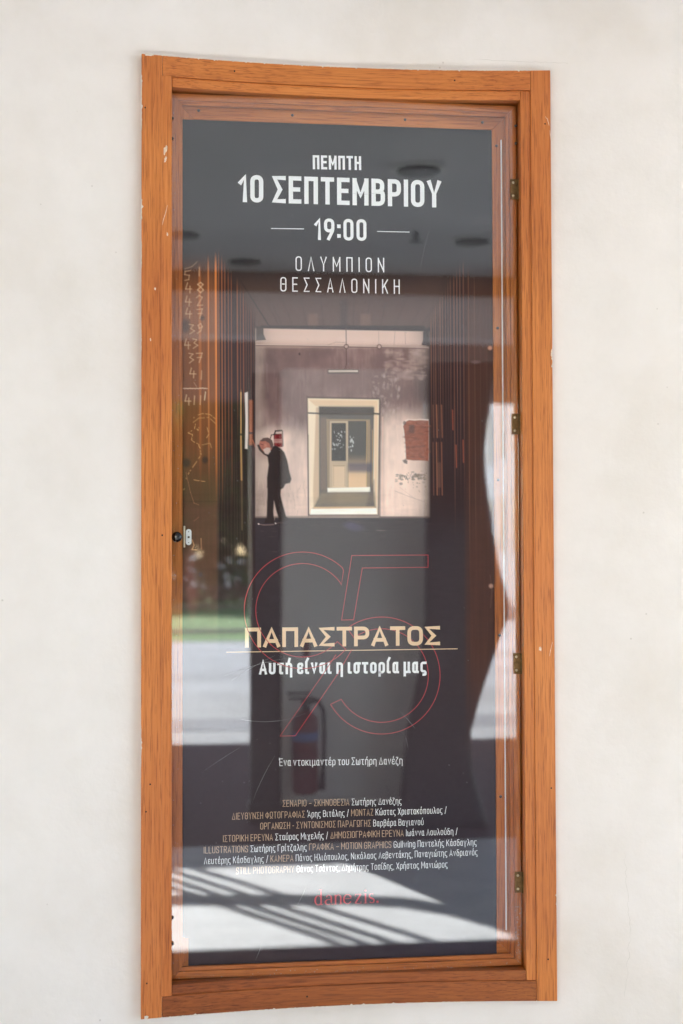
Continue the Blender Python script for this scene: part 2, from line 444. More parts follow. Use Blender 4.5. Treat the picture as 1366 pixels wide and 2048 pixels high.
def mitre(name, ox, oz, wd, y0, y1, mv, mh, cx=0.0, cz=ZC, bev=0.0006, widths=None):
    """four mitred lengths; wd = face width (left,right,top,bottom)"""
    l, r, t, b_ = widths or (wd,) * 4
    X0, X1, Z0, Z1 = cx - ox, cx + ox, cz - oz, cz + oz
    g = 0.00025
    quads = [("v", [(X0, Z0+g), (X0+l, Z0+b_+g), (X0+l, Z1-t-g), (X0, Z1-g)]),
             ("v", [(X1, Z0+g), (X1, Z1-g), (X1-r, Z1-t-g), (X1-r, Z0+b_+g)]),
             ("h", [(X0+g, Z1), (X0+l+g, Z1-t), (X1-r-g, Z1-t), (X1-g, Z1)]),
             ("h", [(X0+g, Z0), (X1-g, Z0), (X1-r-g, Z0+b_), (X0+l+g, Z0+b_)])]
    out = []
    for k, q in quads:
        bm = bmesh.new()
        A = [bm.verts.new((x, y0, z)) for x, z in q]; B = [bm.verts.new((x, y1, z)) for x, z in q]
        bm.faces.new(A); bm.faces.new(B[::-1])
        for i in range(4):
            j = (i + 1) % 4; bm.faces.new((A[i], B[i], B[j], A[j]))
        bmesh.ops.recalc_face_normals(bm, faces=bm.faces)
        out.append(bevel(part(bm_obj(name, bm, mv if k == 'v' else mh)), bev, 1))
    return out
mitre("door_liner", 0.4040, 1.0070, 0.0155, 0.0048, 0.0125, M['liner_v'], M['liner_h'])
mitre("glazing_bar", 0.4035, 1.0065, 0.0235, 0.0128, 0.0200, M['liner_v'], M['liner_h'])
battens = mitre("batten", 0.4060, 1.0095, 0.054, 0.0306, 0.0440, M['liner_v'], M['liner_h'])
part(box("backing_board", -0.4062, 0.4062, 0.0445, 0.0495, ZC - 1.0097, ZC + 1.0097, M['board']))
part(box("back_panel", -0.4505, 0.4505, 0.0515, 0.0590, hz0 + .002, hz1 - .002, M['board']))
part(box("edge_glint_strip", 0.3708, 0.3735, 0.0205, 0.0240, ZC - 0.93, ZC + 0.93, M['glint'], bev=0.0004))  # white strip added for the bright line at the sheet's edge
# the clear sheet
pane = part(box("clear_front", -0.4036, 0.4036, 0.0, 0.004, ZC - 1.0066, ZC + 1.0066, M['glass']))

# hinges
def screw_into(name, x, y, z, r, m, parent, dome=0.35):
    bm = bmesh.new(); add_lathe(bm, (x, y, z), (0, -1, 0), [(0, r), (r*dome*0.6, r*0.92), (r*dome, r*0.55), (r*dome*1.02, 0.0001)], 14)
    # slot
    return part(bm_obj(name, bm, m, None, True), parent)
for zc in (2.407, 1.8525, 1.2925, 0.7855):
    bm = bmesh.new(); h = 0.024
    add_box(bm, 0.3880, 0.4052, -0.0018, -0.0003, zc - h, zc + h)
    hg = part(bm_obj("hinge", bm, M['brass'])); bevel(hg, 0.0006)
    bm = bmesh.new()
    z = zc - h
    for k in range(3):
        add_cyl(bm, (0.4072, -0.0050, z), (0.4072, -0.0050, z + 0.0153), 0.0034, seg=18); z += 0.0161
    part(bm_obj("knuckle", bm, M['brass'], None, True), hg).data.set_sharp_from_angle(angle=0.6)
    bm = bmesh.new(); add_box(bm, 0.4055, 0.4074, -0.0260, -0.0062, zc - h, zc + h)
    part(bm_obj("hinge_leaf", bm, M['brass']), hg)
    for dz in (-0.0155, 0.0155):
        screw_into("screw", 0.3950, -0.0018, zc + dz, 0.0032, M['brass_bright'], hg)
        bm = bmesh.new(); add_lathe(bm, (0.4055, -0.0165, zc + dz), (-1, 0, 0), [(0, .003), (.0008, .0026), (.0012, .0002)], 12)
        part(bm_obj("screw", bm, M['brass_bright'], None, True), hg)
# knob
bm = bmesh.new()
prof = [(0, .0065), (.004, .006), (.007, .0075)]
for i in range(1, 14):
    a = math.pi * i / 13
    prof.append((0.0075 + 0.0085 * (1 - math.cos(a)) , 0.0118 * max(0.0, math.sin(a)) ** 0.8 + 0.0001))
add_lathe(bm, (-0.3925, -0.0003, 1.589), (0, -1, 0), prof, 28)
part(bm_obj("knob", bm, M['black'], None, True))
# magnetic catch behind the sheet
bm = bmesh.new()
pts = []
for i in range(13):
    a = math.pi * i / 12; pts.append((-0.3652 + 0.0064 * math.cos(a), 1.6010 + 0.0064 * math.sin(a)))
for i in range(13):
    a = math.pi + math.pi * i / 12; pts.append((-0.3652 + 0.0064 * math.cos(a), 1.5770 + 0.0064 * math.sin(a)))
A = [bm.verts.new((x, 0.0262, z)) for x, z in pts]; B = [bm.verts.new((x, 0.0288, z)) for x, z in pts]
bm.faces.new(A); bm.faces.new(B[::-1])
for i in range(len(A)):
    j = (i + 1) % len(A); bm.faces.new((A[i], B[i], B[j], A[j]))
bmesh.ops.recalc_face_normals(bm, faces=bm.faces)
plate = bevel(part(bm_obj("catch_plate", bm, M['lockwhite'])), 0.0006)
for dz, r in ((0.0125, .0012), (0, .0027), (-0.0125, .0012)):
    screw_into("screw", -0.3652, 0.0262, 1.589 + dz, r, M['screw'], plate)
part(box("catch_strip", -0.3768, -0.3730, 0.0215, 0.0288, 1.5655, 1.6145, M['lockcream'], bev=0.0005))
# screws in the battens, nails at the casing
for x, z in ((-0.342, 2.577), (-0.124, 2.574), (0.143, 2.573), (0.329, 2.573), (0.363, 2.518), (0.363, 2.083), (0.362, 1.723), (0.363, 1.357), (0.363, 0.979), (-0.122, 0.589), (0.169, 0.591)):
    screw_into("batten_screw", x, 0.0305, z, 0.0036, M['screw'] if z > 0.6 else M['brass_bright'], None)
for x, z in ((-0.4030, 2.547), (-0.4030, 2.500), (0.4022, 2.558), (0.4022, 2.516), (-0.4025, 0.732), (-0.4025, 0.674)):
    bm = bmesh.new(); add_lathe(bm, (x, -0.0002, z), (0, -1, 0), [(0, .0034), (.0030, .0036), (.0046, .0024), (.005, .0002)], 12)
    part(bm_obj("retaining_pin", bm, M['screw'], None, True))
# old nail holes in the frame
for x, z in ((-0.262, 2.652), (0.250, 2.651), (-0.464, 2.553), (-0.452, 1.040), (-0.461, 0.980), (-0.4255, 1.5925), (-0.459, 0.603), (0.459, 2.549), (0.462, 1.01), (0.452, 0.62), (-0.1, 0.549)):
    bm = bmesh.new(); add_lathe(bm, (x, yf(x) + 0.0004, z), (0, -1, 0), [(0, .0022), (.0006, .0020), (.0007, .0002)], 10)
    part(bm_obj("nail_hole", bm, M['hole']))
# scuffs and chips of paint on the wood
def blob(bm, x, z, a, b_, y, rnd, rot=0.0, n=18):
    c = bm.verts.new((x, y, z)); vs = []
    for i in range(n):
        t = 2 * math.pi * i / n; r = rnd.uniform(0.6, 1.1)
        dx, dz = a * r * math.cos(t), b_ * r * math.sin(t)
        vs.append(bm.verts.new((x + dx * math.cos(rot) - dz * math.sin(rot), y, z + dx * math.sin(rot) + dz * math.cos(rot))))
    for i in range(n): bm.faces.new((c, vs[(i+1) % n], vs[i]))
rnd = random.Random(5)
for x, z, a, b_, rot in ((-0.4195, 2.459, 0.0045, 0.0125, -.25), (-0.4185, 2.440, 0.0030, 0.008, -.2), (0.4695, 2.012, .0025, .011, 0), (0.439, 1.329, .004, .006, 0), (-0.4415, 2.145, .002, .004, 0), (-0.414, 2.270, .0022, .005, 0), (-0.4515, 2.03, .0016, .004, 0)):
    bm = bmesh.new(); blob(bm, x, z, a, b_, yf(x) - 0.0004 + (0.0012 if x > -A1 and x < 0 else 0), rnd, rot)
    part(bm_obj("scuff_mark", bm, M['scuff']))
def fr_y(x): return yf(x) - 0.0004
for pts_, fy in (([(0.459, 2.566, .0006), (0.464, 2.560, .0012), (0.467, 2.550, .0012), (0.468, 2.544, .0005)], fr_y), ([(0.4695, 2.534, .0006), (0.4705, 2.524, .0016), (0.4712, 2.512, .0006)], fr_y),
              ([(-0.414, 2.336, .0006), (-0.418, 2.318, .0012), (-0.423, 2.302, .0012), (-0.4255, 2.290, .0006)], lambda x: yf(x) + 0.0006), ([(0.467, 1.345, .0004), (0.462, 1.325, .001), (0.460, 1.312, .0004)], fr_y)):
    bm = bmesh.new(); ribbon(bm, pts_, .001, fy); part(bm_obj("scratch", bm, M['scuff']))
# faint scratches on the clear sheet
rnd = random.Random(11)
def arc_pts(p0, p1, bow, n=12, w0=0.0005):
    dx, dz = p1[0]-p0[0], p1[1]-p0[1]; L = math.hypot(dx, dz); nx_, nz_ = -dz/L, dx/L
    return [(p0[0]+dx*t+nx_*bow*4*t*(1-t), p0[1]+dz*t+nz_*bow*4*t*(1-t), w0*(0.3+math.sin(math.pi*t))) for t in [i/n for i in range(n+1)]]
for p0, p1, bow, wd in (((-0.285, 1.273), (-0.14, 1.312), 0.004, .0005), ((-0.270, 1.262), (-0.17, 1.318), 0.002, .0005), ((-0.20, 1.305), (-0.13, 1.285), .002, .0006),
                        ((-0.25, 1.175), (-0.10, 1.185), -0.012, .0005), ((-0.22, 0.99), (-0.17, 1.09), 0.003, .0004), ((-0.33, 1.06), (-0.25, 1.11), .001, .0003),
                        ((0.115, 1.19), (0.155, 1.145), .001, .0007), ((0.13, 1.13), (0.138, 1.10), .001, .0004), ((-0.10, 0.79), (-0.12, 0.75), .001, .0006),
                        ((0.0, 2.388), (0.09, 2.395), -0.006, .0004), ((-0.20, 0.67), (-0.215, 0.63), .001, .0004), ((0.17, 2.2), (0.20, 2.32), .004, .0003)):
    bm = bmesh.new(); ribbon(bm, arc_pts(p0, p1, bow, 12, wd * .8), wd, y=-0.0003); part(bm_obj("scratch", bm, M['scratch']), pane)
bm = bmesh.new()
for k in range(60):
    x, z = rnd.uniform(-.36, .34), rnd.uniform(.65, 2.5); s_ = rnd.uniform(.0003, .0008); blob(bm, x, z, s_, s_, -0.0003, rnd, 0, 6)
for k in range(260):      # grit and old paint left along the lower edge and in the right-hand corner
    if k < 110: x, z = rnd.uniform(.388, .4025), .60 + .13 * rnd.random() ** .8
    elif k < 190: x, z = rnd.uniform(-.40, .40), .594 + abs(rnd.gauss(0, .006))
    else: x, z = rnd.uniform(-.402, -.385), rnd.uniform(.6, 2.6)
    s_ = rnd.uniform(.0003, .0011); blob(bm, x, z, s_, s_ * rnd.uniform(.6, 1.6), -0.0003, rnd, rnd.random(), 6)
part(bm_obj("dust", bm, M['scratch']), pane)['kind'] = 'stuff'
# ragged plaster overlapping the outside edge of the frame (belongs to the wall)
bm = bmesh.new(); rnd = random.Random(21)
def lip(axis, pos, a, b_, amp, p_chip, sign, step=0.004):
    n_ = int((b_ - a) / step); prev = None; lvl = 0.0
    for i in range(n_ + 1):
        t = a + (b_ - a) * i / n_
        lvl = lvl * 0.7 + rnd.random() * 0.3
        d = amp * (0.12 + 0.5 * lvl * rnd.random()) + (amp * rnd.random() if rnd.random() < p_chip else 0)
        if axis == 'x':
            y = yf(t) - 0.0005; v = (bm.verts.new((t, y, pos + sign * 0.0012)), bm.verts.new((t, y, pos - sign * d)))
        else:
            y = yf(pos) - 0.0005; v = (bm.verts.new((pos + sign * 0.0008, y, t)), bm.verts.new((pos - sign * d, y, t)))
        if prev: bm.faces.new((prev[0], v[0], v[1], prev[1]))
        prev = v
lip('x', ZC + OH, -0.47, 0.42, 0.0030, 0.07, 1, 0.003)
lip('x', ZC - OH, -0.44, 0.25, 0.0030, 0.06, -1)
for a, b_, amp in ((2.625, 2.50, .0026), (2.345, 2.30, .005), (2.25, 2.19, .003), (1.17, 1.08, .0024), (2.05, 2.0, .0015)):
    lip('z', -HW, b_, a, amp, 0.1, -1)
for a, b_, amp in ((0.77, 0.70, .0024), (2.02, 1.98, .004)):
    lip('z', HW, b_, a, amp, 0.2, 1)
blob(bm, -0.462, 0.529, 0.008, 0.004, yf(-.46) - 0.0006, rnd)
blob(bm, -0.455, 2.673, 0.012, 0.003, yf(-.46) - 0.0006, rnd)
bm_obj("plaster_edge", bm, M['flake'], wall)
# ------------------------------------------------------------------ the poster (a flat print on paper)
# The print is drawn in its own drawing units (u to the right, v down); this fixed map turns them into metres on the sheet.
HM = (1.150058359, -0.003830639, -0.792777605, -0.071897121, -1.124232267, 2.814667687, -0.043960584, 0.010059286)
def p2w(u, v):
    u = u / 1000.0; v = v / 1000.0
    d = HM[6] * u + HM[7] * v + 1
    return (HM[0]*u + HM[1]*v + HM[2]) / d, (HM[3]*u + HM[4]*v + HM[5]) / d
HI = np.linalg.inv(np.array([[HM[0], HM[1], HM[2]], [HM[3], HM[4], HM[5]], [HM[6], HM[7], 1.0]]))
PX0, PX1, PZ0, PZ1, PY = -0.3790, 0.3510, 0.6120, 2.5550, 0.0298
NU, NV = 450, 1200
X, Z = np.meshgrid(np.linspace(PX0, PX1, NU), np.linspace(PZ1, PZ0, NV))
W_ = HI[2,0]*X + HI[2,1]*Z + HI[2,2]
U = (HI[0,0]*X + HI[0,1]*Z + HI[0,2]) / W_ * 1000
Vv = (HI[1,0]*X + HI[1,1]*Z + HI[1,2]) / W_ * 1000
rs = np.random.RandomState(4)
def vnoise(su, sv, seed, octv=3):
    """smooth value noise over (U,V); su,sv = feature size in drawing units"""
    out = np.zeros_like(U); amp = 1; tot = 0
    for o_ in range(octv):
        r_ = np.random.RandomState(seed + o_)
        gx, gy = U / su * 2**o_, Vv / sv * 2**o_
        ix, iy = np.floor(gx).astype(int), np.floor(gy).astype(int)
        fx, fy = gx - ix, gy - iy; fx = fx*fx*(3-2*fx); fy = fy*fy*(3-2*fy)
        T = r_.rand(256, 256)
        a = T[iy % 256, ix % 256]; b_ = T[iy % 256, (ix+1) % 256]; c = T[(iy+1) % 256, ix % 256]; d = T[(iy+1) % 256, (ix+1) % 256]
        out += amp * ((a*(1-fx)+b_*fx)*(1-fy) + (c*(1-fx)+d*fx)*fy); tot += amp; amp *= 0.5
    return out / tot
def sm(a, b_, t):
    t = np.clip((t - a) / (b_ - a), 0, 1); return t*t*(3-2*t)
def C3(r, g, b_, sub=0.0): return np.maximum(lin((r, g, b_)) - sub, 0.004) / 0.88
C = np.zeros(U.shape + (3,))
def sl(u0, u1, v0, v1):
    r0 = max(0, int((v0 - 275) / 1700 * NV) ) ; r1 = min(NV, int((v1 - 195) / 1655 * NV) + 10)
    c0 = max(0, int((u0 - 380) / 620 * NU)); c1 = min(NU, int((u1 - 350) / 610 * NU) + 8)
    return slice(r0, max(r1, r0+1)), slice(c0, max(c1, c0+1))
def put(mask, col, S=None):
    if S is None:
        C[:] = C * (1 - mask[..., None]) + np.asarray(col) * mask[..., None]
    else:
        C[S] = C[S] * (1 - mask[..., None]) + np.asarray(col) * mask[..., None]
def rect(u0, u1, v0, v1, col, a=1.0, s=1.2):
    S = sl(u0 - 3*s, u1 + 3*s, v0 - 3*s, v1 + 3*s); u, v = U[S], Vv[S]
    put(a * sm(u0-s, u0+s, u) * (1-sm(u1-s, u1+s, u)) * sm(v0-s, v0+s, v) * (1-sm(v1-s, v1+s, v)), col, S)
def line(pts, wd, col, a=1.0, s=0.8):
    for (x0, y0), (x1, y1) in zip(pts, pts[1:]):
        pad = wd + 4
        S = sl(min(x0,x1)-pad, max(x0,x1)+pad, min(y0,y1)-pad, max(y0,y1)+pad); u, v = U[S], Vv[S]
        dx, dy = x1-x0, y1-y0; L2 = dx*dx+dy*dy or 1
        t = np.clip(((u-x0)*dx+(v-y0)*dy)/L2, 0, 1)
        d = np.hypot(u-x0-t*dx, v-y0-t*dy)
        put(a * (1 - sm(wd/2-s, wd/2+s, d)), col, S)
def poly(pts, col, a=1.0, s=1.0):
    P = np.array(pts, float)
    S = sl(P[:,0].min()-4*s, P[:,0].max()+4*s, P[:,1].min()-4*s, P[:,1].max()+4*s); u, v = U[S], Vv[S]
    ins = np.zeros(u.shape, bool); dist = np.full(u.shape, 1e9)
    n_ = len(P)
    for i in range(n_):
        x0, y0 = P[i]; x1, y1 = P[(i+1) % n_]
        c = ((y0 > v) != (y1 > v)) & (u < (x1-x0)*(v-y0)/((y1-y0) or 1e-9) + x0); ins ^= c
        dx, dy = x1-x0, y1-y0; L2 = dx*dx+dy*dy or 1
        t = np.clip(((u-x0)*dx+(v-y0)*dy)/L2, 0, 1); dist = np.minimum(dist, np.hypot(u-x0-t*dx, v-y0-t*dy))
    sd_ = np.where(ins, -dist, dist)
    put(a * (1 - sm(-s, s, sd_)), col, S)
def ell(cx, cy, rx, ry, col, a=1.0, s=0.25):
    S = sl(cx-rx*1.6-2, cx+rx*1.6+2, cy-ry*1.6-2, cy+ry*1.6+2); u, v = U[S], Vv[S]
    put(a * (1 - sm(1-s, 1+s, np.hypot((u-cx)/rx, (v-cy)/ry))), col, S)

# dark ground of the sheet: slate above, brown-violet below
tv = sm(350, 1000, Vv)[..., None]
C[:] = np.array((0.010, 0.009, 0.0105)) * (1 - tv) + np.array((0.035, 0.0225, 0.028)) * tv
tb = (sm(1450, 1900, Vv) * sm(500, 980, U))[..., None]
C[:] = C * (1 - tb) + np.array((0.026, 0.022, 0.036)) * tb
C *= (0.92 + 0.16 * vnoise(9, 9, 90, 2))[..., None]

# ceiling boards of the corridor picture
mk = sm(525, 640, Vv) * (1 - sm(652, 660, Vv)) * sm(470, 525, U - (655 - Vv) * -0.35) * (1 - sm(845, 900, U + (655 - Vv) * -0.3))
put(mk * 0.9, C3(104, 84, 80, 0.03))
for ub, ut in ((541, 500), (560, 527), (567, 535), (587, 562), (615, 600), (648, 640), (706, 708), (733, 740), (760, 775), (790, 815), (818, 855), (838, 885)):
    line([(ub, 656), (ut, 590)], 1.4, C3(52, 40, 40), 0.55)
for u0 in (600, 705):
    rect(u0 + 16, u0 + 36, 628, 652, C3(140, 108, 98, 0.03), 0.35, 3)
line([(480, 560), (540, 655)], 2.2, C3(40, 32, 33), 0.8)
rect(520, 850, 651, 661, C3(48, 38, 38), 0.9, 2)
rect(680, 695, 600, 660, C3(50, 44, 48), 0.5, 5)

# left: boarded wall with chalk marks
wl = 1 - sm(430, 442, U)
fade = sm(500, 600, Vv) * (1 - sm(1090, 1330, Vv))
g = vnoise(60, 260, 11, 3); gf = vnoise(3, 90, 14, 3)
base = C3(136, 82, 50, 0.008) * (0.62 + 0.55 * g[..., None]) * (0.8 + 0.4 * gf[..., None])
low = sm(820, 1000, Vv)[..., None]
base = base * (1 - low) + C3(94, 66, 46, 0.004) * low * (0.7 + 0.4 * g[..., None]) * (0.85 + 0.3 * gf[..., None])
lo2 = sm(1000, 1020, Vv)[..., None]
base = base * (1 - lo2) + C3(100, 68, 54, 0.006) * lo2 * (0.75 + 0.4 * g[..., None]) * (0.88 + 0.24 * gf[..., None])
put(wl * fade, base)
# narrow dark battens with lit edges
nl = sm(434, 442, U) * (1 - sm(508, 513, U)) * sm(500, 560, Vv - np.maximum(0, (U - 437) * 1.45)) * (1 - sm(1150, 1350, Vv))
put(nl * 0.95, C3(50, 36, 38, 0.012))
for u0, v0, v1, c, wd, a in ((400, 535, 860, (205, 120, 62), 4.5, .55), (417, 520, 850, (225, 140, 80), 2.4, .8), (432, 515, 880, (235, 140, 70), 3.2, .95),
        (438, 508, 900, (170, 100, 60), 1.4, .8), (444, 520, 900, (185, 110, 66), 1.7, .85), (450, 528, 860, (175, 100, 62), 1.4, .8), (457, 540, 850, (150, 85, 55), 1.5, .8),
        (463, 550, 900, (160, 90, 58), 1.4, .75), (475, 565, 760, (170, 98, 66), 1.6, .85), (481, 578, 900, (135, 78, 55), 1.3, .7), (487, 585, 760, (165, 92, 62), 1.5, .8),
        (492, 598, 700, (140, 84, 62), 1.2, .7), (497, 604, 720, (130, 78, 60), 1.2, .65), (502, 612, 740, (140, 80, 60), 1.3, .7), (507, 620, 740, (120, 75, 60), 1.2, .6)):
    S = sl(u0 - 8, u0 + 8, v0 - 20, v1 + 200); u, v = U[S], Vv[S]
    put(a * (1 - sm(wd/2 - .7, wd/2 + .9, np.abs(u - u0 - (v-700)*0.004))) * sm(v0 - 15, v0 + 25, v) * (1 - sm(v1 - 60, v1 + 150, v)) * (0.75 + 0.25 * vnoise(4, 50, int(u0))[S]), C3(*c), S)
for u0 in (436, 442, 448, 454, 461, 468, 473, 479, 485):
    line([(u0, 880), (u0 + 2, 1130)], 1.2, C3(105, 80, 60), 0.28, 1.0)
line([(482, 785), (482, 870), (483, 960)], 2.6, C3(215, 165, 105), 0.8)
line([(482, 780), (484, 1060)], 2.0, C3(150, 120, 85), 0.35)
poly([(489.5, 786), (495.5, 784), (496, 870), (495, 898), (490, 897), (491, 840)], C3(225, 212, 205), 0.95, 1.2)
rect(498, 505, 800, 890, C3(170, 88, 52), 0.7, 2.5)
for q in ((481, 869), (502, 866)): ell(q[0], q[1], 5, 2.2, C3(40, 30, 32), 0.8)
line([(505, 880), (511, 895)], 2, C3(190, 110, 80), .6)
line([(366, 1003), (434, 1003)], 1.4, C3(70, 46, 36), 0.7)
for q in ((371, 652, 9, 14), (373, 926, 8, 9), (410, 920, 6, 7), (404, 636, 5, 5)): ell(q[0], q[1], q[2], q[3], C3(52, 40, 38), 0.75, 0.5)
# chalk figures (each stroke drawn twice, a little apart, as chalk is)
CH = {'1': [[(.5,0),(.45,1)]], '2': [[(0,.2),(.4,0),(.8,.2),(.1,1),(.9,.95)]], '3': [[(.1,.05),(.7,.1),(.3,.45),(.8,.7),(.2,1)]], '4': [[(.3,0),(.05,.6),(.9,.6)],[(.65,.3),(.6,1)]],
      '5': [[(.9,0),(.15,.08),(.1,.42),(.75,.5),(.7,.9),(.1,1)]], '7': [[(.05,.08),(.85,.05),(.45,1)],[(.2,.5),(.8,.48)]], '8': [[(.5,.45),(.1,.2),(.5,0),(.85,.2),(.5,.45),(.1,.75),(.5,1),(.9,.75),(.5,.45)]],
      '9': [[(.75,.3),(.3,.5),(.15,.2),(.55,0),(.75,.3),(.5,.75),(.05,1)]]}
def chalk(ch, u, v, sx, sy, a=0.75, wd=1.7):
    for st in CH[ch]:
        for k in range(2):
            line([(u + x*sx + rs.uniform(-.7, .7), v + y*sy + rs.uniform(-.5, .5)) for x, y in st], wd, C3(222, 180, 138), a*(.62 if k == 0 else .3), 0.9)
for ch, u, v, a in (('5', 368, 541, .6), ('1', 392, 535, .75), ('4', 371, 566, .85), ('8', 394, 565, .95), ('4', 370, 592, .75), ('2', 393, 591, .75), ('4', 371, 616, .7), ('7', 393, 617, .75),
                    ('3', 377, 648, .6), ('9', 394, 647, .7), ('4', 368, 678, .8), ('3', 384, 677, .75), ('3', 376, 706, .8), ('7', 392, 705, .8), ('4', 379, 736, .85), ('1', 396, 742, .7),
                    ('4', 369, 790, .85), ('1', 382, 792, .85), ('1', 394, 792, .85)):
    chalk(ch, u, v, 14, 20 if ch not in '1' else 17, a, 2.1 if ch == '8' else 1.7)
line([(370, 538), (384, 533), (394, 524)], 1.4, C3(200, 170, 140), .45)
line([(409, 800), (411, 784)], 2.0, C3(226, 200, 160), .75)
for k in range(16): line([(366 + k*3, 776.5 + rs.uniform(-.8, .8)), (370 + k*3, 777 + rs.uniform(-.8, .8))], 1.6, C3(226, 195, 165), .6)
line([(388, 765), (393, 773)], 1.2, C3(200, 160, 130), .5)
def dotted(pts, a, col=(222, 172, 110), seg=5, wd=1.3):
    for p0, p1 in zip(pts, pts[1:]):
        for k in range(seg):
            if rs.rand() < 0.75:
                t0, t1 = k/seg, (k+.8)/seg
                line([(p0[0]+(p1[0]-p0[0])*t0, p0[1]+(p1[1]-p0[1])*t0), (p0[0]+(p1[0]-p0[0])*t1, p0[1]+(p1[1]-p0[1])*t1)], wd, C3(*col), a, .8)
dotted([(384, 842), (390, 832), (405, 827), (420, 829), (431, 838)], .6)
dotted([(386, 845), (398, 836), (418, 835), (432, 848)], .5)
dotted([(391, 848), (389, 858), (376, 866), (385, 869), (383, 880), (388, 884), (397, 888), (400, 898)], .65)
dotted([(414, 855), (418, 868), (413, 876)], .55); dotted([(392, 856), (396, 861), (398, 855)], .6)
dotted([(400, 895), (402, 910), (390, 928), (378, 945), (372, 958)], .6, seg=7); dotted([(404, 890), (420, 886), (423, 896)], .4)
dotted([(388, 960), (402, 962), (416, 964)], .55); dotted([(367, 980), (372, 972)], .5)
line([(372, 945), (381, 985), (388, 1006), (398, 1010)], 1.0, C3(190, 140, 100), .4)
line([(384, 1079), (388, 1090), (384, 1099), (394, 1100)], 1.4, C3(225, 170, 120), .65); line([(402, 1077), (403, 1098)], 1.3, C3(225, 170, 120), .6)
line([(388, 1042), (398, 1034)], 1.0, C3(190, 130, 100), .4)
for q in ((374, 1150, 14, 40), (384, 1200, 10, 30)): ell(q[0], q[1], q[2], q[3], C3(140, 84, 80, 0.02), 0.35, 0.8)
ell(401, 1149, 4, 5, C3(78, 62, 70), .7, .5)

# right: dark boarded wall
wr = sm(852, 862, U); fr_ = sm(520, 610, Vv - np.maximum(0, (930 - U) * 1.35)) * (1 - sm(980, 1120, Vv))
put(wr * fr_, C3(52, 37, 38, 0.012) * (0.85 + 0.3 * vnoise(3, 90, 33)[..., None]))
we = sm(925, 940, U) * sm(525, 640, Vv) * (1 - sm(1280, 1560, Vv))
put(we * 0.9, C3(84, 55, 46, 0.015) * (0.6 + 0.55 * vnoise(40, 220, 31)[..., None]) * (0.8 + 0.4 * vnoise(3, 70, 35)[..., None]))
for u0, v0, v1, c, a in ((862, 630, 720, (150, 96, 74), .75), (867, 622, 760, (130, 86, 70), .7), (871, 612, 740, (150, 98, 76), .75), (876, 604, 700, (120, 80, 68), .65), (880, 597, 720, (150, 100, 80), .8),
        (885, 588, 690, (135, 88, 70), .7), (891, 580, 700, (125, 84, 72), .65), (896, 566, 680, (125, 84, 72), .65), (901, 558, 720, (135, 88, 74), .7), (908, 552, 860, (145, 92, 72), .75), (914, 545, 760, (150, 98, 82), .75),
        (920, 536, 800, (135, 92, 78), .7), (927, 527, 820, (140, 90, 74), .7), (937, 540, 960, (130, 80, 60), .7), (949, 560, 960, (112, 74, 60), .6), (960, 600, 900, (105, 70, 58), .4), (973, 600, 900, (105, 70, 58), .35)):
    S = sl(u0 - 6, u0 + 6, v0 - 20, v1 + 260); u, v = U[S], Vv[S]
    put(a * (1 - sm(.1, 1.5, np.abs(u - u0 - (v - 650) * 0.006))) * sm(v0 - 12, v0 + 20, v) * (1 - sm(v1 - 40, v1 + 240, v)) * (0.6 + 0.4 * vnoise(4, 40, int(u0))[S]), C3(*c), S)
for v0, v1 in ((810, 875), (885, 990)):
    for u0, c, a in ((866, (120, 76, 60), .7), (873, (165, 104, 74), .8), (877, (90, 60, 52), .7), (883, (150, 92, 66), .75)):
        line([(u0, v0), (u0 + 1.5, v1)], 1.8, C3(*c), a, 1.0)
rect(873, 882, 925, 975, C3(112, 74, 62), .5, 2)
for u0, v0, v1 in ((912, 890, 935), (926, 880, 925), (905, 820, 860)): line([(u0, v0), (u0 + 1, v1)], 1.4, C3(190, 92, 60), .7, .9)
ell(980, 696, 4, 4, C3(226, 160, 130), .8, .6); ell(951, 724, 8, 3, C3(140, 112, 112), .4, .8); ell(982, 1172, 4, 4, C3(216, 170, 150), .75, .6)
line([(937, 1000), (940, 1560)], 3, C3(46, 36, 38), .4, 2)
line([(980, 1150), (984, 1180), (981, 1215)], 1.2, C3(130, 95, 85), .4)

# back wall of the picture
S = sl(505, 862, 650, 1045); u, v = U[S], Vv[S]
mW = sm(509, 513, u) * (1 - sm(852, 862, u)) * sm(655.5, 658.5, v - (u - 520) * 0.018) * (1 - sm(1032, 1037, v - (u - 511) * 0.0))
nA = vnoise(70, 60, 51, 4)[S]; nB = vnoise(14, 22, 61, 3)[S]; nC = vnoise(5, 30, 71, 2)[S]
mid = C3(142, 116, 114, 0.04) * (0.55 + 0.8 * nA[..., None]) * (0.80 + 0.38 * nB[..., None])
hi = C3(255, 226, 212, 0.05) * (0.86 + 0.2 * nA[..., None]) * (0.93 + 0.14 * nB[..., None])
k = 0.0 * u
k = np.maximum(k, 0.68 * sm(825, 900, v))                                                       # lower wall paler
k = np.maximum(k, 0.95 * sm(838, 880, v) * (1 - sm(560, 625, u)) * (1 - sm(930, 1010, v) * .55))   # pale by the man
k = np.maximum(k, 0.95 * sm(800, 870, v) * sm(752, 775, u) * (1 - sm(1005, 1060, v) * .3))      # pale right of the door
k = np.maximum(k, 0.40 * (1 - sm(514, 540, u)))
k = np.maximum(k, 0.38 * sm(800, 850, u) * (1 - sm(705, 770, v)))
k = np.clip(k + 0.35 * (nA - 0.5) + 0.2 * (nC - .5), 0, 1)
k = k * (1 - 0.75 * np.exp(-(((u - 690) / 85) ** 2 + ((v - 765) / 40) ** 2)))
k = k * (1 - 0.8 * np.exp(-(((u - 548) / 26) ** 2 + ((v - 800) / 38) ** 2)))
k = k * (1 - .45 * sm(855, 840, v) * 0)
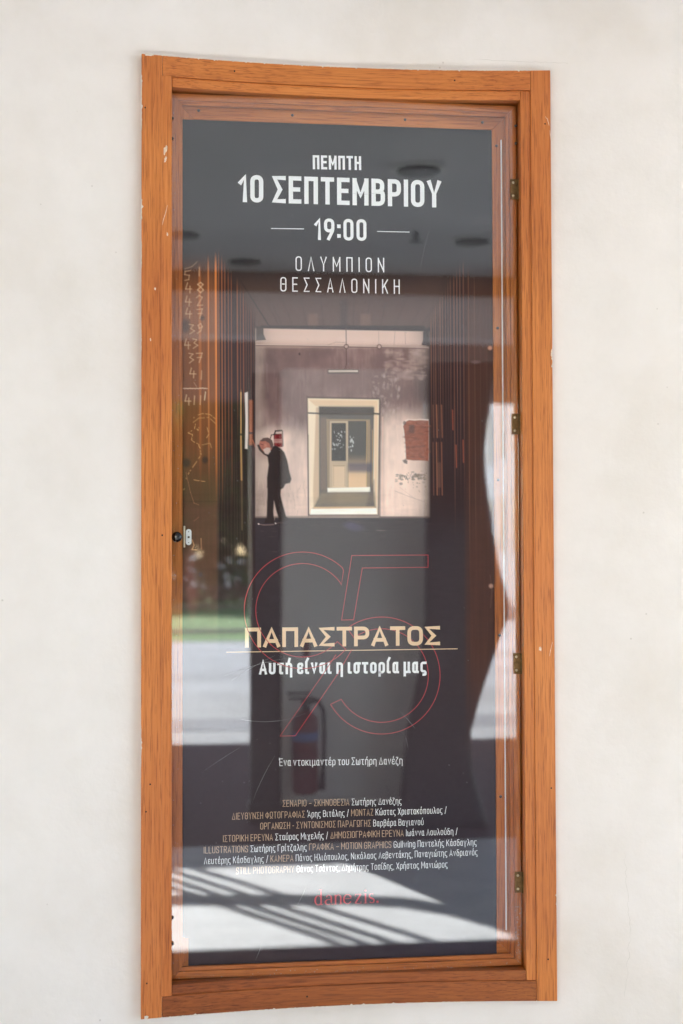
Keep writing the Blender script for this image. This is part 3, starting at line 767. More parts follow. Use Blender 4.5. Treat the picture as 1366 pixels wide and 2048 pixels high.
col = mid * (1 - k[..., None]) + hi * k[..., None]
top = ((1 - sm(686, 700, v)) * 0.95)[..., None]
col = col * (1 - top) + C3(226, 194, 180, 0.04) * (0.9 + 0.16 * nA[..., None]) * top
col = col * (1 - (0.45 * sm(838, 858, u))[..., None])
put(mW, col, S)
gl_ = np.exp(-(((u - 690) / 110) ** 2 + ((v - 1000) / 60) ** 2)) * mW
C[S] = C[S] * (1 + 0.22 * gl_[..., None] * np.array((1.0, .85, .7)))
for q_ in ((512, 28), (858, 30)): C[S] = C[S] * (1 - (0.42 * np.exp(-((u - q_[0]) / q_[1]) ** 2) * mW)[..., None])
# soot, pale patches and stains
for q in ((690, 765, 62, 34, (110, 88, 86), .35), (760, 745, 40, 22, (112, 90, 90), .3), (590, 820, 30, 40, (120, 98, 98), .3), (640, 770, 40, 20, (120, 98, 96), .25)):
    ell(*q[:4], C3(*q[4], 0.02), q[5], .9)
for i in range(90):
    a0, b0 = rs.uniform(770, 850), rs.uniform(700, 760); ell(a0, b0, rs.uniform(2, 9), rs.uniform(1.5, 5), C3(196, 168, 158, 0.03), .22, .7)
for i in range(110):
    a0, b0 = rs.uniform(740, 800), rs.uniform(750, 860); ell(a0, b0, rs.uniform(.8, 3), rs.uniform(1, 5), C3(205, 180, 172, .03), .25, .7)
for i in range(60):
    a0 = rs.uniform(515, 850); b0 = rs.uniform(705, 800); line([(a0, b0), (a0 + rs.uniform(-1, 1), b0 + rs.uniform(15, 60))], rs.uniform(.8, 2), C3(*( (120, 98, 96) if rs.rand() < .5 else (180, 150, 145)), .03), .18, 1.2)
for i in range(70):
    a0 = rs.uniform(514, 620); b0 = rs.uniform(950, 1030); line([(a0, b0), (a0 + rs.uniform(-3, 3), b0 + rs.uniform(2, 16))], 1.0, C3(*((232, 200, 185) if rs.rand() < .6 else (130, 105, 100)), .03), .3, .9)
# pipes, cable, lamp
line([(512, 691), (600, 692), (700, 694), (857, 697)], 2.2, C3(112, 86, 82), .85)
line([(512, 689.4), (700, 692.2), (857, 695.2)], 1.0, C3(232, 208, 196), .5)
for q in ((692.5, 693), (758.5, 693.5)):
    ell(q[0], q[1], 5.2, 5.2, C3(92, 70, 68), .85, .2); ell(q[0], q[1], 3.2, 3.2, C3(205, 175, 165, .03), .9, .3)
line([(692, 656), (692.5, 690)], 2.0, C3(96, 72, 70), .8); line([(692.5, 697), (693, 728), (690, 738), (686, 742)], 1.8, C3(84, 64, 64), .85)
line([(790, 662), (788, 690)], 1.2, C3(130, 102, 96), .5); line([(810, 664), (811, 688)], 1.2, C3(130, 102, 96), .5); line([(757, 662), (758, 690)], 1.2, C3(130, 102, 96), .45)
line([(611, 760), (612, 696), (645, 696)], 1.1, C3(112, 90, 88), .55); line([(656, 690), (672, 684), (690, 685)], 1.1, C3(130, 100, 92), .5)
ell(599, 708, 2, 3, C3(60, 46, 46), .8)
rect(655.5, 717, 739, 747.5, C3(70, 58, 56), .9, 1); rect(657, 716, 740.3, 744.2, C3(214, 200, 188, .05), 1, .7); rect(657, 716, 744.4, 746.6, C3(110, 94, 90), .9, .6)
# brackets by the ceiling
poly([(512, 652), (527, 655), (527, 668), (532, 680), (512, 681)], C3(58, 46, 44), .95); poly([(846, 664), (857, 655), (859, 692), (843, 690), (846, 680)], C3(46, 36, 36), .95)
# doorway
poly([(613, 793), (761, 796), (759, 1034), (616, 1034)], C3(80, 62, 58), .8, 1.5)
poly([(615.5, 796.5), (758, 799), (755, 1029), (618.5, 1028)], C3(238, 214, 186, .022), 1, 1.0)
poly([(618, 800), (755, 802), (748, 813), (632, 812)], C3(226, 194, 160, .022), .8, 1.5)
poly([(617, 800), (631, 813), (638, 815), (637, 1000), (625, 1021), (619, 1026)], C3(244, 224, 200, .03), .95, 1.2)
poly([(632, 815), (638, 814), (639, 1002), (627, 1018), (626, 980)], C3(196, 160, 128, .03), .7, 2)
poly([(748, 812), (755, 804), (753, 1026), (749, 1016)], C3(230, 198, 166, .03), .9, 1.0)
poly([(638, 813), (748, 815), (746, 1000), (750, 1016), (627, 1018), (638, 996)], C3(104, 98, 94, .03), 1, 1.2)
rect(638, 748, 813, 830, C3(76, 68, 66, .022), .9, 3)
line([(617, 826), (640, 827)], 3.2, C3(62, 46, 42), .95); line([(686, 827), (758, 828)], 2.2, C3(120, 98, 84, .03), .8); line([(745, 827), (759, 828)], 3.6, C3(56, 42, 38), .95); line([(640, 827), (748, 828)], 2.6, C3(74, 66, 64, .04), .8)
rect(640, 654, 835, 980, C3(136, 118, 108, .038), .75, 4)
poly([(653, 838), (740, 839), (740, 978), (655, 980)], C3(170, 146, 122, .038), .8, 1.4)
poly([(658, 842), (735, 842), (735, 975), (660, 976)], C3(84, 80, 78, .022), 1, 1.4)
rect(659, 696, 842, 976, C3(198, 174, 148, .03), .95, 1.2); rect(663, 692, 846, 922, C3(74, 70, 70, .03), 1, 1.2); rect(665, 691, 931, 975, C3(222, 194, 164, .03), .9, 1.5)
line([(666, 932), (690, 932)], 1.4, C3(130, 104, 80), .8); line([(667, 934), (667, 972)], 1.0, C3(150, 120, 92), .7); line([(690, 934), (690, 972)], 1.0, C3(150, 120, 92), .7)
S = sl(694, 738, 840, 985); u, v = U[S], Vv[S]
put(sm(695, 698, u) * (1 - sm(732, 736, u)) * sm(905, 960, v) * (1 - sm(974, 979, v)), C3(228, 192, 154, .03), S)
line([(734, 842), (733, 975)], 2.2, C3(196, 160, 116, .022), .8); line([(741, 850), (740, 968)], 1.6, C3(146, 124, 104, .022), .6); line([(745, 860), (744, 1000)], 1.4, C3(200, 158, 110), .7)
for i in range(26): ell(rs.normal(676, 7), rs.normal(884, 10), rs.uniform(.6, 2), rs.uniform(.6, 2.4), C3(206, 206, 204, .022), .55, .5)
for i in range(14): ell(rs.normal(703, 3), rs.normal(888, 10), rs.uniform(.6, 1.8), rs.uniform(.8, 3), C3(214, 214, 212, .022), .6, .5)
rect(696, 744, 926, 944, C3(62, 66, 96, .022), .7, 5)
poly([(655, 976), (740, 974), (741, 984), (655, 985)], C3(252, 246, 232), 1, 1.2)
poly([(642, 985), (748, 985), (752, 1017), (626, 1018)], C3(130, 118, 106, .03), .85, 4)
poly([(655, 986), (672, 986), (676, 1010), (640, 1016)], C3(100, 92, 90, .022), .5, 5); poly([(738, 985), (748, 960), (749, 1012), (732, 1014)], C3(76, 68, 74, .022), .7, 4)
ell(692, 996, 46, 12, C3(170, 144, 112, .038), .5, .9)
poly([(627, 1014), (749, 1013), (750, 1017), (627, 1018.5)], C3(226, 184, 140), .8, 1.5)
poly([(622, 1018), (753, 1016), (754, 1028), (620, 1029)], C3(255, 250, 240), 1, 1.0)
line([(616, 870), (616.5, 1030)], 2.6, C3(66, 48, 44), .7); line([(760, 800), (760, 1034)], 2.2, C3(84, 64, 58), .7); line([(765, 835), (764, 1030)], 3, C3(240, 200, 178), .5, 2)
# bare brick patch and flaking plaster
pts = [(812, 843), (818, 840), (829, 841), (840, 840), (857, 841), (857, 922), (840, 921), (826, 921), (812, 919), (811, 890), (808, 862), (806, 852)]
poly([(x - 2, y - 2) if x < 830 else (x, y - 2) for x, y in pts], C3(240, 220, 208), .8, 1.5)
poly(pts, C3(150, 92, 76, .02), 1, 1.4)
for i in range(140):
    a0, b0 = rs.uniform(812, 855), rs.uniform(844, 918); ell(a0, b0, rs.uniform(2, 7), rs.uniform(1, 3), C3(*((112, 72, 64), (176, 112, 92), (140, 80, 62))[rs.randint(3)], .02), .4, .6)
for vb in (856, 868, 880, 892, 904, 914): line([(813, vb), (856, vb + rs.uniform(-1, 1))], 1.0, C3(112, 76, 68), .35, 1)
rect(818, 829, 850, 866, C3(92, 70, 68, .01), .75, 2.5)
poly([(811, 918), (815, 922), (814, 928), (808, 926), (805, 921)], C3(72, 60, 58), .85, 1.5); ell(809, 846, 3, 4, C3(90, 70, 66), .8)
for i in range(75):
    a0 = rs.uniform(790, 852); b0 = 957 - (a0 - 790) * .1 + rs.normal(0, 5); ell(a0, b0, rs.uniform(.7, 3.6), rs.uniform(.6, 2.8), C3(*((104, 94, 84), (132, 108, 90), (84, 74, 68))[rs.randint(3)]), .6 if rs.rand() < .6 else .35, .5)
for i in range(30): ell(rs.uniform(808, 855), rs.uniform(945, 985), rs.uniform(.5, 1.6), rs.uniform(.5, 1.6), C3(110, 84, 72), .6, .5)
line([(790, 982), (815, 992), (838, 1000), (856, 1006)], 1.1, C3(150, 122, 114), .5); line([(800, 975), (830, 998)], .9, C3(150, 122, 114), .35)
line([(760, 1034), (857, 1034)], 3, C3(88, 66, 62), .8, 1.4); line([(511, 1034), (616, 1033)], 3, C3(96, 74, 68), .6, 1.4)
# fire extinguisher in the picture
poly([(547, 868), (564, 867), (565, 894), (548, 894)], C3(112, 28, 34, .01), 1, 1.2); line([(551, 869), (552, 892)], 2, C3(170, 60, 60), .6); rect(548, 564, 878, 886, C3(206, 160, 150), .6, 1); rect(549, 564, 880, 881, C3(150, 50, 50), .5, .5)
line([(549, 868), (551, 862), (563, 861)], 3.2, C3(52, 42, 42), .95); line([(552, 868), (543, 870), (540, 878), (540, 884)], 2.2, C3(40, 32, 34), .9); line([(565, 862), (566, 892)], 2.2, C3(60, 46, 46), .8)
# the man leaning on the wall
DK = C3(46, 34, 34, .008); DK2 = C3(60, 46, 45, .01)
ell(528, 903, 17, 16, C3(150, 122, 118, .03), .5, .8)                      # soft shadow round the head
poly([(540, 894), (551, 891), (561, 896), (569, 905), (575, 922), (579, 944), (583, 958), (580, 966), (571, 968), (567, 976), (560, 980), (534, 976), (534, 955), (537, 930), (535, 914), (533, 905)], DK, 1, 1.6)
poly([(535, 974), (562, 976), (561, 990), (566, 1010), (573, 1036), (559, 1042), (552, 1020), (548, 1002), (547, 1022), (548, 1042), (533, 1040), (534, 1010)], DK, 1, 1.6)
poly([(531, 1037), (548, 1039), (547, 1046), (528, 1047)], DK, 1, 1.4); poly([(557, 1037), (574, 1034), (576, 1040), (559, 1044)], DK, 1, 1.4)
line([(561, 906), (568, 930), (573, 955)], 5, DK2, .5, 2); line([(545, 915), (548, 960)], 4, C3(36, 27, 28, .006), .5, 2); line([(556, 985), (560, 1025)], 3, DK2, .35, 1.5)
poly([(514, 890), (520, 888), (530, 902), (541, 906), (538, 915), (527, 909), (518, 900)], DK, .92, 1.3)     # forearm against the wall
poly([(518, 888), (520, 881), (527, 877), (536, 877), (543, 882), (545, 890), (543, 899), (537, 905), (530, 905), (524, 900), (521, 895)], C3(176, 112, 98, .02), 1, 1.2)
poly([(520, 882), (526, 876), (536, 875), (544, 880), (547, 889), (545, 897), (541, 895), (539, 887), (531, 882), (524, 883)], C3(98, 76, 72, .01), 1, 1.2)
poly([(526, 899), (534, 895), (540, 896), (541, 903), (536, 909), (530, 907)], C3(212, 190, 182, .03), .9, 1.2)
line([(521, 888), (527, 890)], 1.6, C3(96, 54, 50), .8); line([(524, 893), (527, 897)], 1.4, C3(150, 78, 68), .7); ell(531, 891, 3, 3.5, C3(206, 142, 120, .02), .6, .6)
line([(516, 1048), (528, 1050), (548, 1049)], 1.4, C3(150, 120, 116), .7); line([(550, 1047), (566, 1045)], 1.2, C3(130, 100, 98), .6); ell(517, 1048, 1.4, 1.4, C3(230, 210, 205), .9); ell(551, 1047, 1.4, 1.4, C3(230, 210, 205), .8)
# floor of the picture
for i in range(90):
    a0, b0 = rs.uniform(515, 860), 1040 + abs(rs.normal(0, 30)); ell(a0, b0, rs.uniform(2, 9), rs.uniform(.4, 1.2), C3(120, 95, 92), .12, .8)
for q in ((700, 1050, 12, 6), (712, 1056, 14, 7)): ell(*q, C3(86, 72, 112), .35, .8)
ell(762, 1061, 9, 1.2, C3(150, 130, 124), .4)
S = sl(360, 1000, 1030, 1200)
C[S] *= (0.9 + 0.2 * vnoise(30, 6, 81)[S])[..., None]
# handling specks
for i in range(70): ell(rs.uniform(370, 990), rs.uniform(260, 1900), rs.uniform(.6, 1.4), rs.uniform(.6, 1.4), C3(120, 112, 116), .5, .6)

poster = empty("film_poster", ((PX0 + PX1) / 2, PY, PZ0))
tag(poster, "dark film poster with white and cream Greek lettering inside the wooden case", "poster")
PB = poster.location.copy()
me = bpy.data.meshes.new("sheet")
nv_ = NU * NV
co = np.stack([X.ravel() - PB.x, np.zeros(nv_), Z.ravel() - PB.z], 1).astype(np.float32)
idx = np.arange(nv_).reshape(NV, NU)
keep = ~((U[:-1, :-1] < 376.5) & (Vv[:-1, :-1] > 1875))        # the lower left corner is cut away
q = np.stack([idx[:-1, :-1], idx[1:, :-1], idx[1:, 1:], idx[:-1, 1:]], -1)[keep].astype(np.int32)
me.vertices.add(nv_); me.vertices.foreach_set('co', co.ravel())
me.loops.add(q.size); me.loops.foreach_set('vertex_index', q.ravel())
me.polygons.add(len(q)); me.polygons.foreach_set('loop_start', np.arange(0, q.size, 4, dtype=np.int32))
try: me.polygons.foreach_set('loop_total', np.full(len(q), 4, dtype=np.int32))
except Exception: pass
me.update(calc_edges=True)
at = me.color_attributes.new("print", 'FLOAT_COLOR', 'POINT')
at.data.foreach_set('color', np.concatenate([C.reshape(-1, 3), np.ones((nv_, 1))], 1).astype(np.float32).ravel())
m, n, p, o = newmat("printed_paper")
av = n.nodes.new("ShaderNodeVertexColor"); av.layer_name = "print"
n.links.new(av.outputs[0], p.inputs['Base Color']); p.inputs['Roughness'].default_value = 0.55; p.inputs['Specular IOR Level'].default_value = 0.2
tc = n.nodes.new("ShaderNodeTexCoord"); no = n.nodes.new("ShaderNodeTexNoise"); no.inputs['Scale'].default_value = 4; no.inputs['Detail'].default_value = 2
n.links.new(tc.outputs['Object'], no.inputs['Vector'])
bb = n.nodes.new("ShaderNodeBump"); bb.inputs['Strength'].default_value = 0.03; bb.inputs['Distance'].default_value = 0.01
n.links.new(no.outputs[0], bb.inputs['Height']); n.links.new(bb.outputs[0], p.inputs['Normal'])
me.materials.append(m)
so_ = bpy.data.objects.new("sheet", me); COL.objects.link(so_); so_.parent = poster

# ---- lettering: a small stroke alphabet (x 0..1 over the letter's width, y 0..1 = capital height)
G = {}
def g(ch, w, *strokes): G[ch] = (w, strokes)
c_ = True
g('Α', .56, ([(0,0),(.5,1),(1,0)], 0), ([(.16,.27),(.84,.27)], 0))
g('Β', .52, ([(0,0),(0,1)], 0), ([(0,1),(.93,1),(.93,.53),(0,.53)], .2), ([(.3,.53),(1,.53),(1,0),(0,0)], .2))
g('Γ', .46, ([(0,0),(0,1),(1,1)], 0))
g('Δ', .58, ([(0,0),(.5,1),(1,0)], 0, 1, c_))
g('Ε', .46, ([(1,1),(0,1),(0,0),(1,0)], 0), ([(0,.52),(.86,.52)], 0))
g('Ζ', .48, ([(0,1),(1,1),(0,0),(1,0)], 0))
g('Η', .52, ([(0,0),(0,1)], 0), ([(1,0),(1,1)], 0), ([(0,.52),(1,.52)], 0))
g('Θ', .52, ([(0,0),(0,1),(1,1),(1,0)], .24, 1, c_), ([(.34,.52),(.66,.52)], 0))
g('Ι', .0, ([(.5,0),(.5,1)], 0))
g('Κ', .52, ([(0,0),(0,1)], 0), ([(1,1),(.06,.40)], 0), ([(.36,.60),(1,0)], 0))
g('Λ', .54, ([(0,0),(.5,1),(1,0)], 0))
g('Μ', .66, ([(0,0),(0,1)], 0), ([(1,0),(1,1)], 0), ([(.03,.93),(.5,.34),(.97,.93)], 0))
g('Ν', .54, ([(0,0),(0,1)], 0), ([(1,0),(1,1)], 0), ([(.03,.92),(.97,.08)], 0))
g('Ο', .52, ([(0,0),(0,1),(1,1),(1,0)], .25, 1, c_))
g('Π', .52, ([(0,0),(0,1),(1,1),(1,0)], 0))
g('Ρ', .50, ([(0,0),(0,1)], 0), ([(0,1),(1,1),(1,.43),(0,.43)], .22))
g('Σ', .50, ([(1,1),(0,1),(.62,.5),(0,0),(1,0)], 0))
g('Τ', .50, ([(0,1),(1,1)], 0), ([(.5,1),(.5,0)], 0))
g('Υ', .54, ([(0,1),(.5,.42),(1,1)], 0), ([(.5,.42),(.5,0)], 0))
g('Φ', .66, ([(0,.18),(0,.82),(1,.82),(1,.18)], .22, 1, c_), ([(.5,0),(.5,1)], 0))
g('Χ', .52, ([(0,0),(1,1)], 0), ([(0,1),(1,0)], 0))
g('Ω', .54, ([(0,0),(.32,0),(.32,.2),(0,.34),(0,1),(1,1),(1,.34),(.68,.2),(.68,0),(1,0)], .1))
g('S', .48, ([(1,.78),(1,1),(0,1),(0,.53),(1,.47),(1,0),(0,0),(0,.22)], .2))
g('C', .48, ([(1,.75),(1,1),(0,1),(0,0),(1,0),(1,.25)], .22))
g('G', .50, ([(1,.78),(1,1),(0,1),(0,0),(1,0),(1,.48),(.55,.48)], .22))
g('L', .42, ([(0,1),(0,0),(1,0)], 0))
g('R', .50, ([(0,0),(0,1)], 0), ([(0,1),(1,1),(1,.47),(0,.47)], .2), ([(.5,.47),(1,0)], 0))
g('U', .52, ([(0,1),(0,0),(1,0),(1,1)], .24))
for a, b_ in zip('ABEZHIKMNOPTYX', 'ΑΒΕΖΗΙΚΜΝΟΡΤΥΧ'): G[a] = G[b_]
g('0', .48, ([(0,0),(0,1),(1,1),(1,0)], .24, 1, c_)); g('1', .24, ([(0,.76),(.95,1),(.95,0)], 0))
g('9', .50, ([(0,.42),(0,1),(1,1),(1,.42)], .22, 1, c_), ([(1,.7),(1,.45),(.42,0)], .1))
g(':', .0, ([(.5,.14),(.5,.17)], 0, 1.15), ([(.5,.66),(.5,.69)], 0, 1.15))
xh = .73
g('α', .42, ([(0,0),(0,xh),(.84,xh),(.84,0)], .17, 1, c_), ([(.84,xh),(.84,0),(1.05,0)], .06))
g('β', .44, ([(0,-.26),(0,1),(.92,1),(.92,.56),(.3,.56)], .18), ([(.3,.56),(1,.56),(1,0),(0,0)], .18))
g('γ', .46, ([(0,xh),(.5,-.02),(1,xh)], 0), ([(.5,0),(.5,-.26)], 0))
g('δ', .44, ([(0,0),(0,.64),(1,.64),(1,0)], .18, 1, c_), ([(.95,1),(.12,1),(.12,.82),(1,.42)], .055))
g('ε', .38, ([(1,.6),(1,xh),(0,xh),(0,.39),(.8,.39)], .12), ([(.8,.39),(0,.39),(0,0),(1,0),(1,.13)], .12))
g('ζ', .38, ([(.1,1),(1,1),(0,.45),(0,0),(1,0),(1,-.22),(.7,-.22)], .1))
g('η', .44, ([(0,xh),(0,0)], 0), ([(0,xh),(1,xh),(1,-.26)], .18))
g('ι', .16, ([(0,xh),(0,0),(1,0)], .05))
g('κ', .42, ([(0,0),(0,xh)], 0), ([(1,xh),(.1,.34)], 0), ([(.3,.44),(1,0)], 0))
g('λ', .46, ([(.05,1),(.3,1),(1,0)], .04), ([(.56,.62),(0,0)], 0))
g('μ', .46, ([(0,-.26),(0,xh)], 0), ([(0,0),(.9,0),(.9,xh)], .16), ([(.9,.2),(.9,0),(1.06,0)], .05))
g('ν', .42, ([(0,xh),(.5,0),(1,xh)], 0))
g('ο', .43, ([(0,0),(0,xh),(1,xh),(1,0)], .19, 1, c_))
g('π', .52, ([(0,xh),(1,xh)], 0), ([(.18,xh),(.18,0)], 0), ([(.82,xh),(.82,0)], 0))
g('ρ', .43, ([(0,-.26),(0,xh),(1,xh),(1,0),(0,0)], .18))
g('σ', .44, ([(0,0),(0,xh),(.9,xh),(.9,0)], .18, 1, c_), ([(.5,xh),(1.15,xh)], 0))
g('ς', .40, ([(1,xh),(0,xh),(0,.05),(1,.05),(1,-.22),(.55,-.22)], .14))
g('τ', .40, ([(0,xh),(1,xh)], 0), ([(.45,xh),(.45,0),(.85,0)], .055))
g('υ', .43, ([(0,xh),(0,0),(1,0),(1,xh)], .19))
g('φ', .56, ([(0,0),(0,xh),(1,xh),(1,0)], .18, 1, c_), ([(.5,-.26),(.5,1)], 0))
g('χ', .42, ([(0,xh),(1,-.24)], 0), ([(1,xh),(0,-.24)], 0))
g('ω', .64, ([(0,xh),(0,0),(.5,0),(.5,.55)], .14), ([(.5,.55),(.5,0),(1,0),(1,xh)], .14))
g('u', .43, ([(0,xh),(0,0),(1,0),(1,xh)], .19), ([(1,.2),(1,0)], 0)); g('l', .0, ([(.5,0),(.5,1)], 0)); g('i', .0, ([(.5,0),(.5,xh)], 0), ([(.5,.92),(.5,.97)], 0))
g('w', .62, ([(0,xh),(.25,0),(.5,xh*.9),(.75,0),(1,xh)], 0)); g('n', .43, ([(0,0),(0,xh)], 0), ([(0,xh),(1,xh),(1,0)], .18))
g('g', .43, ([(1,0),(0,0),(0,xh),(1,xh),(1,-.24),(.1,-.24)], .17))
g('/', .30, ([(0,-.08),(1,1.05)], 0)); g(',', .0, ([(.5,.0),(.3,-.14)], 0)); g('.', .0, ([(.5,0),(.5,.02)], 0)); g('–', .46, ([(0,.42),(1,.42)], 0)); g('-', .22, ([(0,.42),(1,.42)], 0))
for a, b_ in zip('άέήίόύώ', 'αεηιουω'):
    w_, st = G[b_]; G[a] = (w_, st + (([(.46 if w_ > .2 else .1, .90), (.62 if w_ > .2 else .9, 1.12)], 0),))
for a, b_ in zip('ΆΈ', 'ΑΕ'):
    w_, st = G[b_]; G[a] = (w_ + .1, tuple(([(x*w_/(w_+.1) + .1/(w_+.1), y) for x, y in s_[0]],) + tuple(s_[1:]) for s_ in st) + (([(.0, .86), (.06, 1.1)], 0),))

def rounded(pts, r, closed):
    n_ = len(pts); out = []
    for i, P in enumerate(pts):
        if r <= 0 or (not closed and i in (0, n_-1)):
            out.append(P); continue
        A = pts[i-1]; B = pts[(i+1) % n_]
        da = math.hypot(A[0]-P[0], A[1]-P[1]); db = math.hypot(B[0]-P[0], B[1]-P[1])
        q = min(r, da*.5, db*.5)
        a = (P[0]+(A[0]-P[0])*q/da, P[1]+(A[1]-P[1])*q/da); b_ = (P[0]+(B[0]-P[0])*q/db, P[1]+(B[1]-P[1])*q/db)
        for k in range(6):
            t = k/5; w0, w1, w2 = (1-t)**2, 2*t*(1-t)*.88, t*t; s_ = w0+w1+w2
            out.append(((a[0]*w0+P[0]*w1+b_[0]*w2)/s_, (a[1]*w0+P[1]*w1+b_[1]*w2)/s_))
    return out
LAYER = [0]
def strip(bm, pts, wd, closed=False, ext=0.0, wds=None):
    """mitred flat stroke on the poster plane; each stroke lies a hair above the one before"""
    LAYER[0] = (LAYER[0] + 1) % 9
    y = -0.0005 - 0.00004 * LAYER[0]
    P = [pts[0]]
    for q in pts[1:]:
        if math.hypot(q[0]-P[-1][0], q[1]-P[-1][1]) > 1e-6: P.append(q)
    if closed and math.hypot(P[0][0]-P[-1][0], P[0][1]-P[-1][1]) < 1e-6: P.pop()
    n_ = len(P)
    def dirn(a, b_):
        d = math.hypot(b_[0]-a[0], b_[1]-a[1]); return ((b_[0]-a[0])/d, (b_[1]-a[1])/d)
    if not closed and ext:
        d = dirn(P[1], P[0]); P[0] = (P[0][0]+d[0]*ext, P[0][1]+d[1]*ext)
        d = dirn(P[-2], P[-1]); P[-1] = (P[-1][0]+d[0]*ext, P[-1][1]+d[1]*ext)
    L = []
    for i in range(n_):
        if closed or 0 < i < n_-1:
            d0 = dirn(P[i-1], P[i]); d1 = dirn(P[i], P[(i+1) % n_])
        else:
            d0 = d1 = dirn(P[0], P[1]) if i == 0 else dirn(P[-2], P[-1])
        nx, nz = -(d0[1]+d1[1]), d0[0]+d1[0]; l = math.hypot(nx, nz)
        if l < 1e-6: nx, nz, l = -d0[1], d0[0], 1
        nx /= l; nz /= l
        co_ = max(0.70, nx*-d0[1] + nz*d0[0]); h = (wds[i] if wds else wd) / 2 / co_
        L.append((bm.verts.new((P[i][0]+nx*h-PB.x, y, P[i][1]+nz*h-PB.z)), bm.verts.new((P[i][0]-nx*h-PB.x, y, P[i][1]-nz*h-PB.z))))
    for i in range(n_ if closed else n_-1):
        j = (i+1) % n_; bm.faces.new((L[i][0], L[i][1], L[j][1], L[j][0]))
def text(runs, pl, pr, capv, t, gap, wscale=1.0, space=.28, sq=False):
    """runs = [(string, bmesh)]; pl, pr = baseline ends in drawing units; capv = capital height; t = stroke / capital height"""
    xa, za = p2w(*pl); xb, zb = p2w(*pr)
    H = za - p2w(pl[0], pl[1] - capv)[1]; H = abs(H)
    ang = math.atan2(zb-za, xb-xa); ca, sa = math.cos(ang), math.sin(ang)
    items = []; aw = 0.0; af = 0.0               # letter widths stretch to fit the line; strokes and gaps keep their size
    for s_, bm in runs:
        for ch in s_:
            if ch == ' ': af += space; continue
            w_ = G[ch][0] * wscale
            items.append((ch, aw, af, w_, bm)); aw += w_; af += t + gap
    af -= gap
    T = math.hypot(xb-xa, zb-za) / H
    k = (T - af) / aw
    if k < .75 or k > 1.3: print("text fit", runs[0][0], round(k, 2))
    for ch, ax, afx, w_, bm in items:
        for st in G[ch][1]:
            pts, r = st[0], st[1]; tm = st[2] if len(st) > 2 else 1; cl = len(st) > 3
            q = [((ax + x * w_) * k + afx + t/2, t/2 + y * (1 - t)) for x, y in pts]
            q = rounded(q, 0 if sq else r * (1.0 if tm else 1), cl)
            q = [(xa + (x*ca - y*sa) * H, za + (x*sa + y*ca) * H) for x, y in q]
            strip(bm, q, t * H * tm, cl, 0 if cl else (t * H * .5 if ch != ':' else t*H*.5))
def ink(name, col, rough=0.5): return mat(name, tuple(float(v) for v in lin(col) / 0.90) , rough, 0, 0.02, 60, spec=0.2)
INK_W = ink("white_ink", (240, 241, 243)); INK_C = ink("cream_ink", (232, 200, 164)); INK_G = ink("tan_ink", (196, 164, 138)); INK_R = ink("red_ink", (205, 62, 70)); INK_L = ink("red_line_ink", (186, 66, 74))
def letters(name, m, fn):
    bm = bmesh.new(); fn(bm)
    o_ = bm_obj(name, bm, m); o_.parent = poster; return o_
letters("date_lettering", INK_W, lambda b_: (text([("ΠΕΜΠΤΗ", b_)], (625.5, 338.5), (722.5, 340.5), 28.0, .165, .115),
    text([("10 ΣΕΠΤΕΜΒΡΙΟΥ", b_)], (477, 404.2), (882, 415.5), 55.0, .16, .105, 1.0, .22),
    text([("19:00", b_)], (629, 480), (733, 482), 43.5, .145, .135)))
letters("cinema_lettering", INK_W, lambda b_: (text([("ΟΛΥΜΠΙΟΝ", b_)], (591, 542), (768.5, 545), 29.5, .085, .40, .95),
    text([("ΘΕΣΣΑΛΟΝΙΚΗ", b_)], (560.5, 583), (799.5, 588), 29.0, .085, .40, .95)))
for a_, d_ in (((542, 457), (608, 458)), ((754, 463), (819, 464.3))):
    letters("short_rule", INK_W, lambda b_: strip(b_, [p2w(*a_), p2w(*d_)], 0.0019))
letters("long_rule", INK_C, lambda b_: strip(b_, [p2w(453, 1304.5), p2w(915, 1297.5)], 0.0019))
# the big outlined figures
def circ(cx, cy, r, a0, a1, n_=48): return [(cx + r*math.cos(math.radians(a0+(a1-a0)*i/n_)), cy + r*math.sin(math.radians(a0+(a1-a0)*i/n_))) for i in range(n_+1)]
def nine_five(b_):
    R9, r9, c9 = 116.5, 93.5, (605, 1220.5)
    out = circ(c9[0], c9[1], R9, -43, -318, 70)          # outer arc, from the tip round the left to the lower right
    inn = circ(c9[0], c9[1], r9, -318 + 0, -32.5, 70)
    path = [(687, 1141)] + out[1:] + inn[:-1] + [(682.5, 1170)]
    strip(b_, [p2w(*q) for q in path], 0.0016, True)
    tail = [(672, 1309), (645, 1350), (560, 1472), (590.5, 1471.5), (676, 1347), (704, 1298)]
    strip(b_, [p2w(*q) for q in tail], 0.0016)
    R5, r5, c5 = 117, 93.5, (763, 1351)
    five = [(703.5, 1111), (856, 1110), (856, 1134.5), (724.5, 1136), (707, 1239.5), (683, 1240)]
    strip(b_, [p2w(*q) for q in five], 0.0016, True)
    path = circ(c5[0], c5[1], R5, -126, 150.5, 80) + circ(c5[0], c5[1], r5, 149.5, -126, 80)
    strip(b_, [p2w(*q) for q in path], 0.0016, True)
letters("outlined_number", INK_L, nine_five)
letters("title_lettering", INK_C, lambda b_: text([("ΠΑΠΑΣΤΡΑΤΟΣ", b_)], (490, 1295), (880, 1290.5), 39.5, .19, .11, 1.5))
letters("subtitle_lettering", INK_W, lambda b_: text([("Αυτή είναι η ιστορία μας", b_)], (518, 1349), (853, 1346), 30.0, .165, .12, 1.0, .20))
letters("director_lettering", INK_W, lambda b_: text([("Ένα ντοκιμαντέρ του Σωτήρη Δανέζη", b_)], (557.5, 1532), (805, 1528.5), 15.2, .095, .13, 1.0, .20))
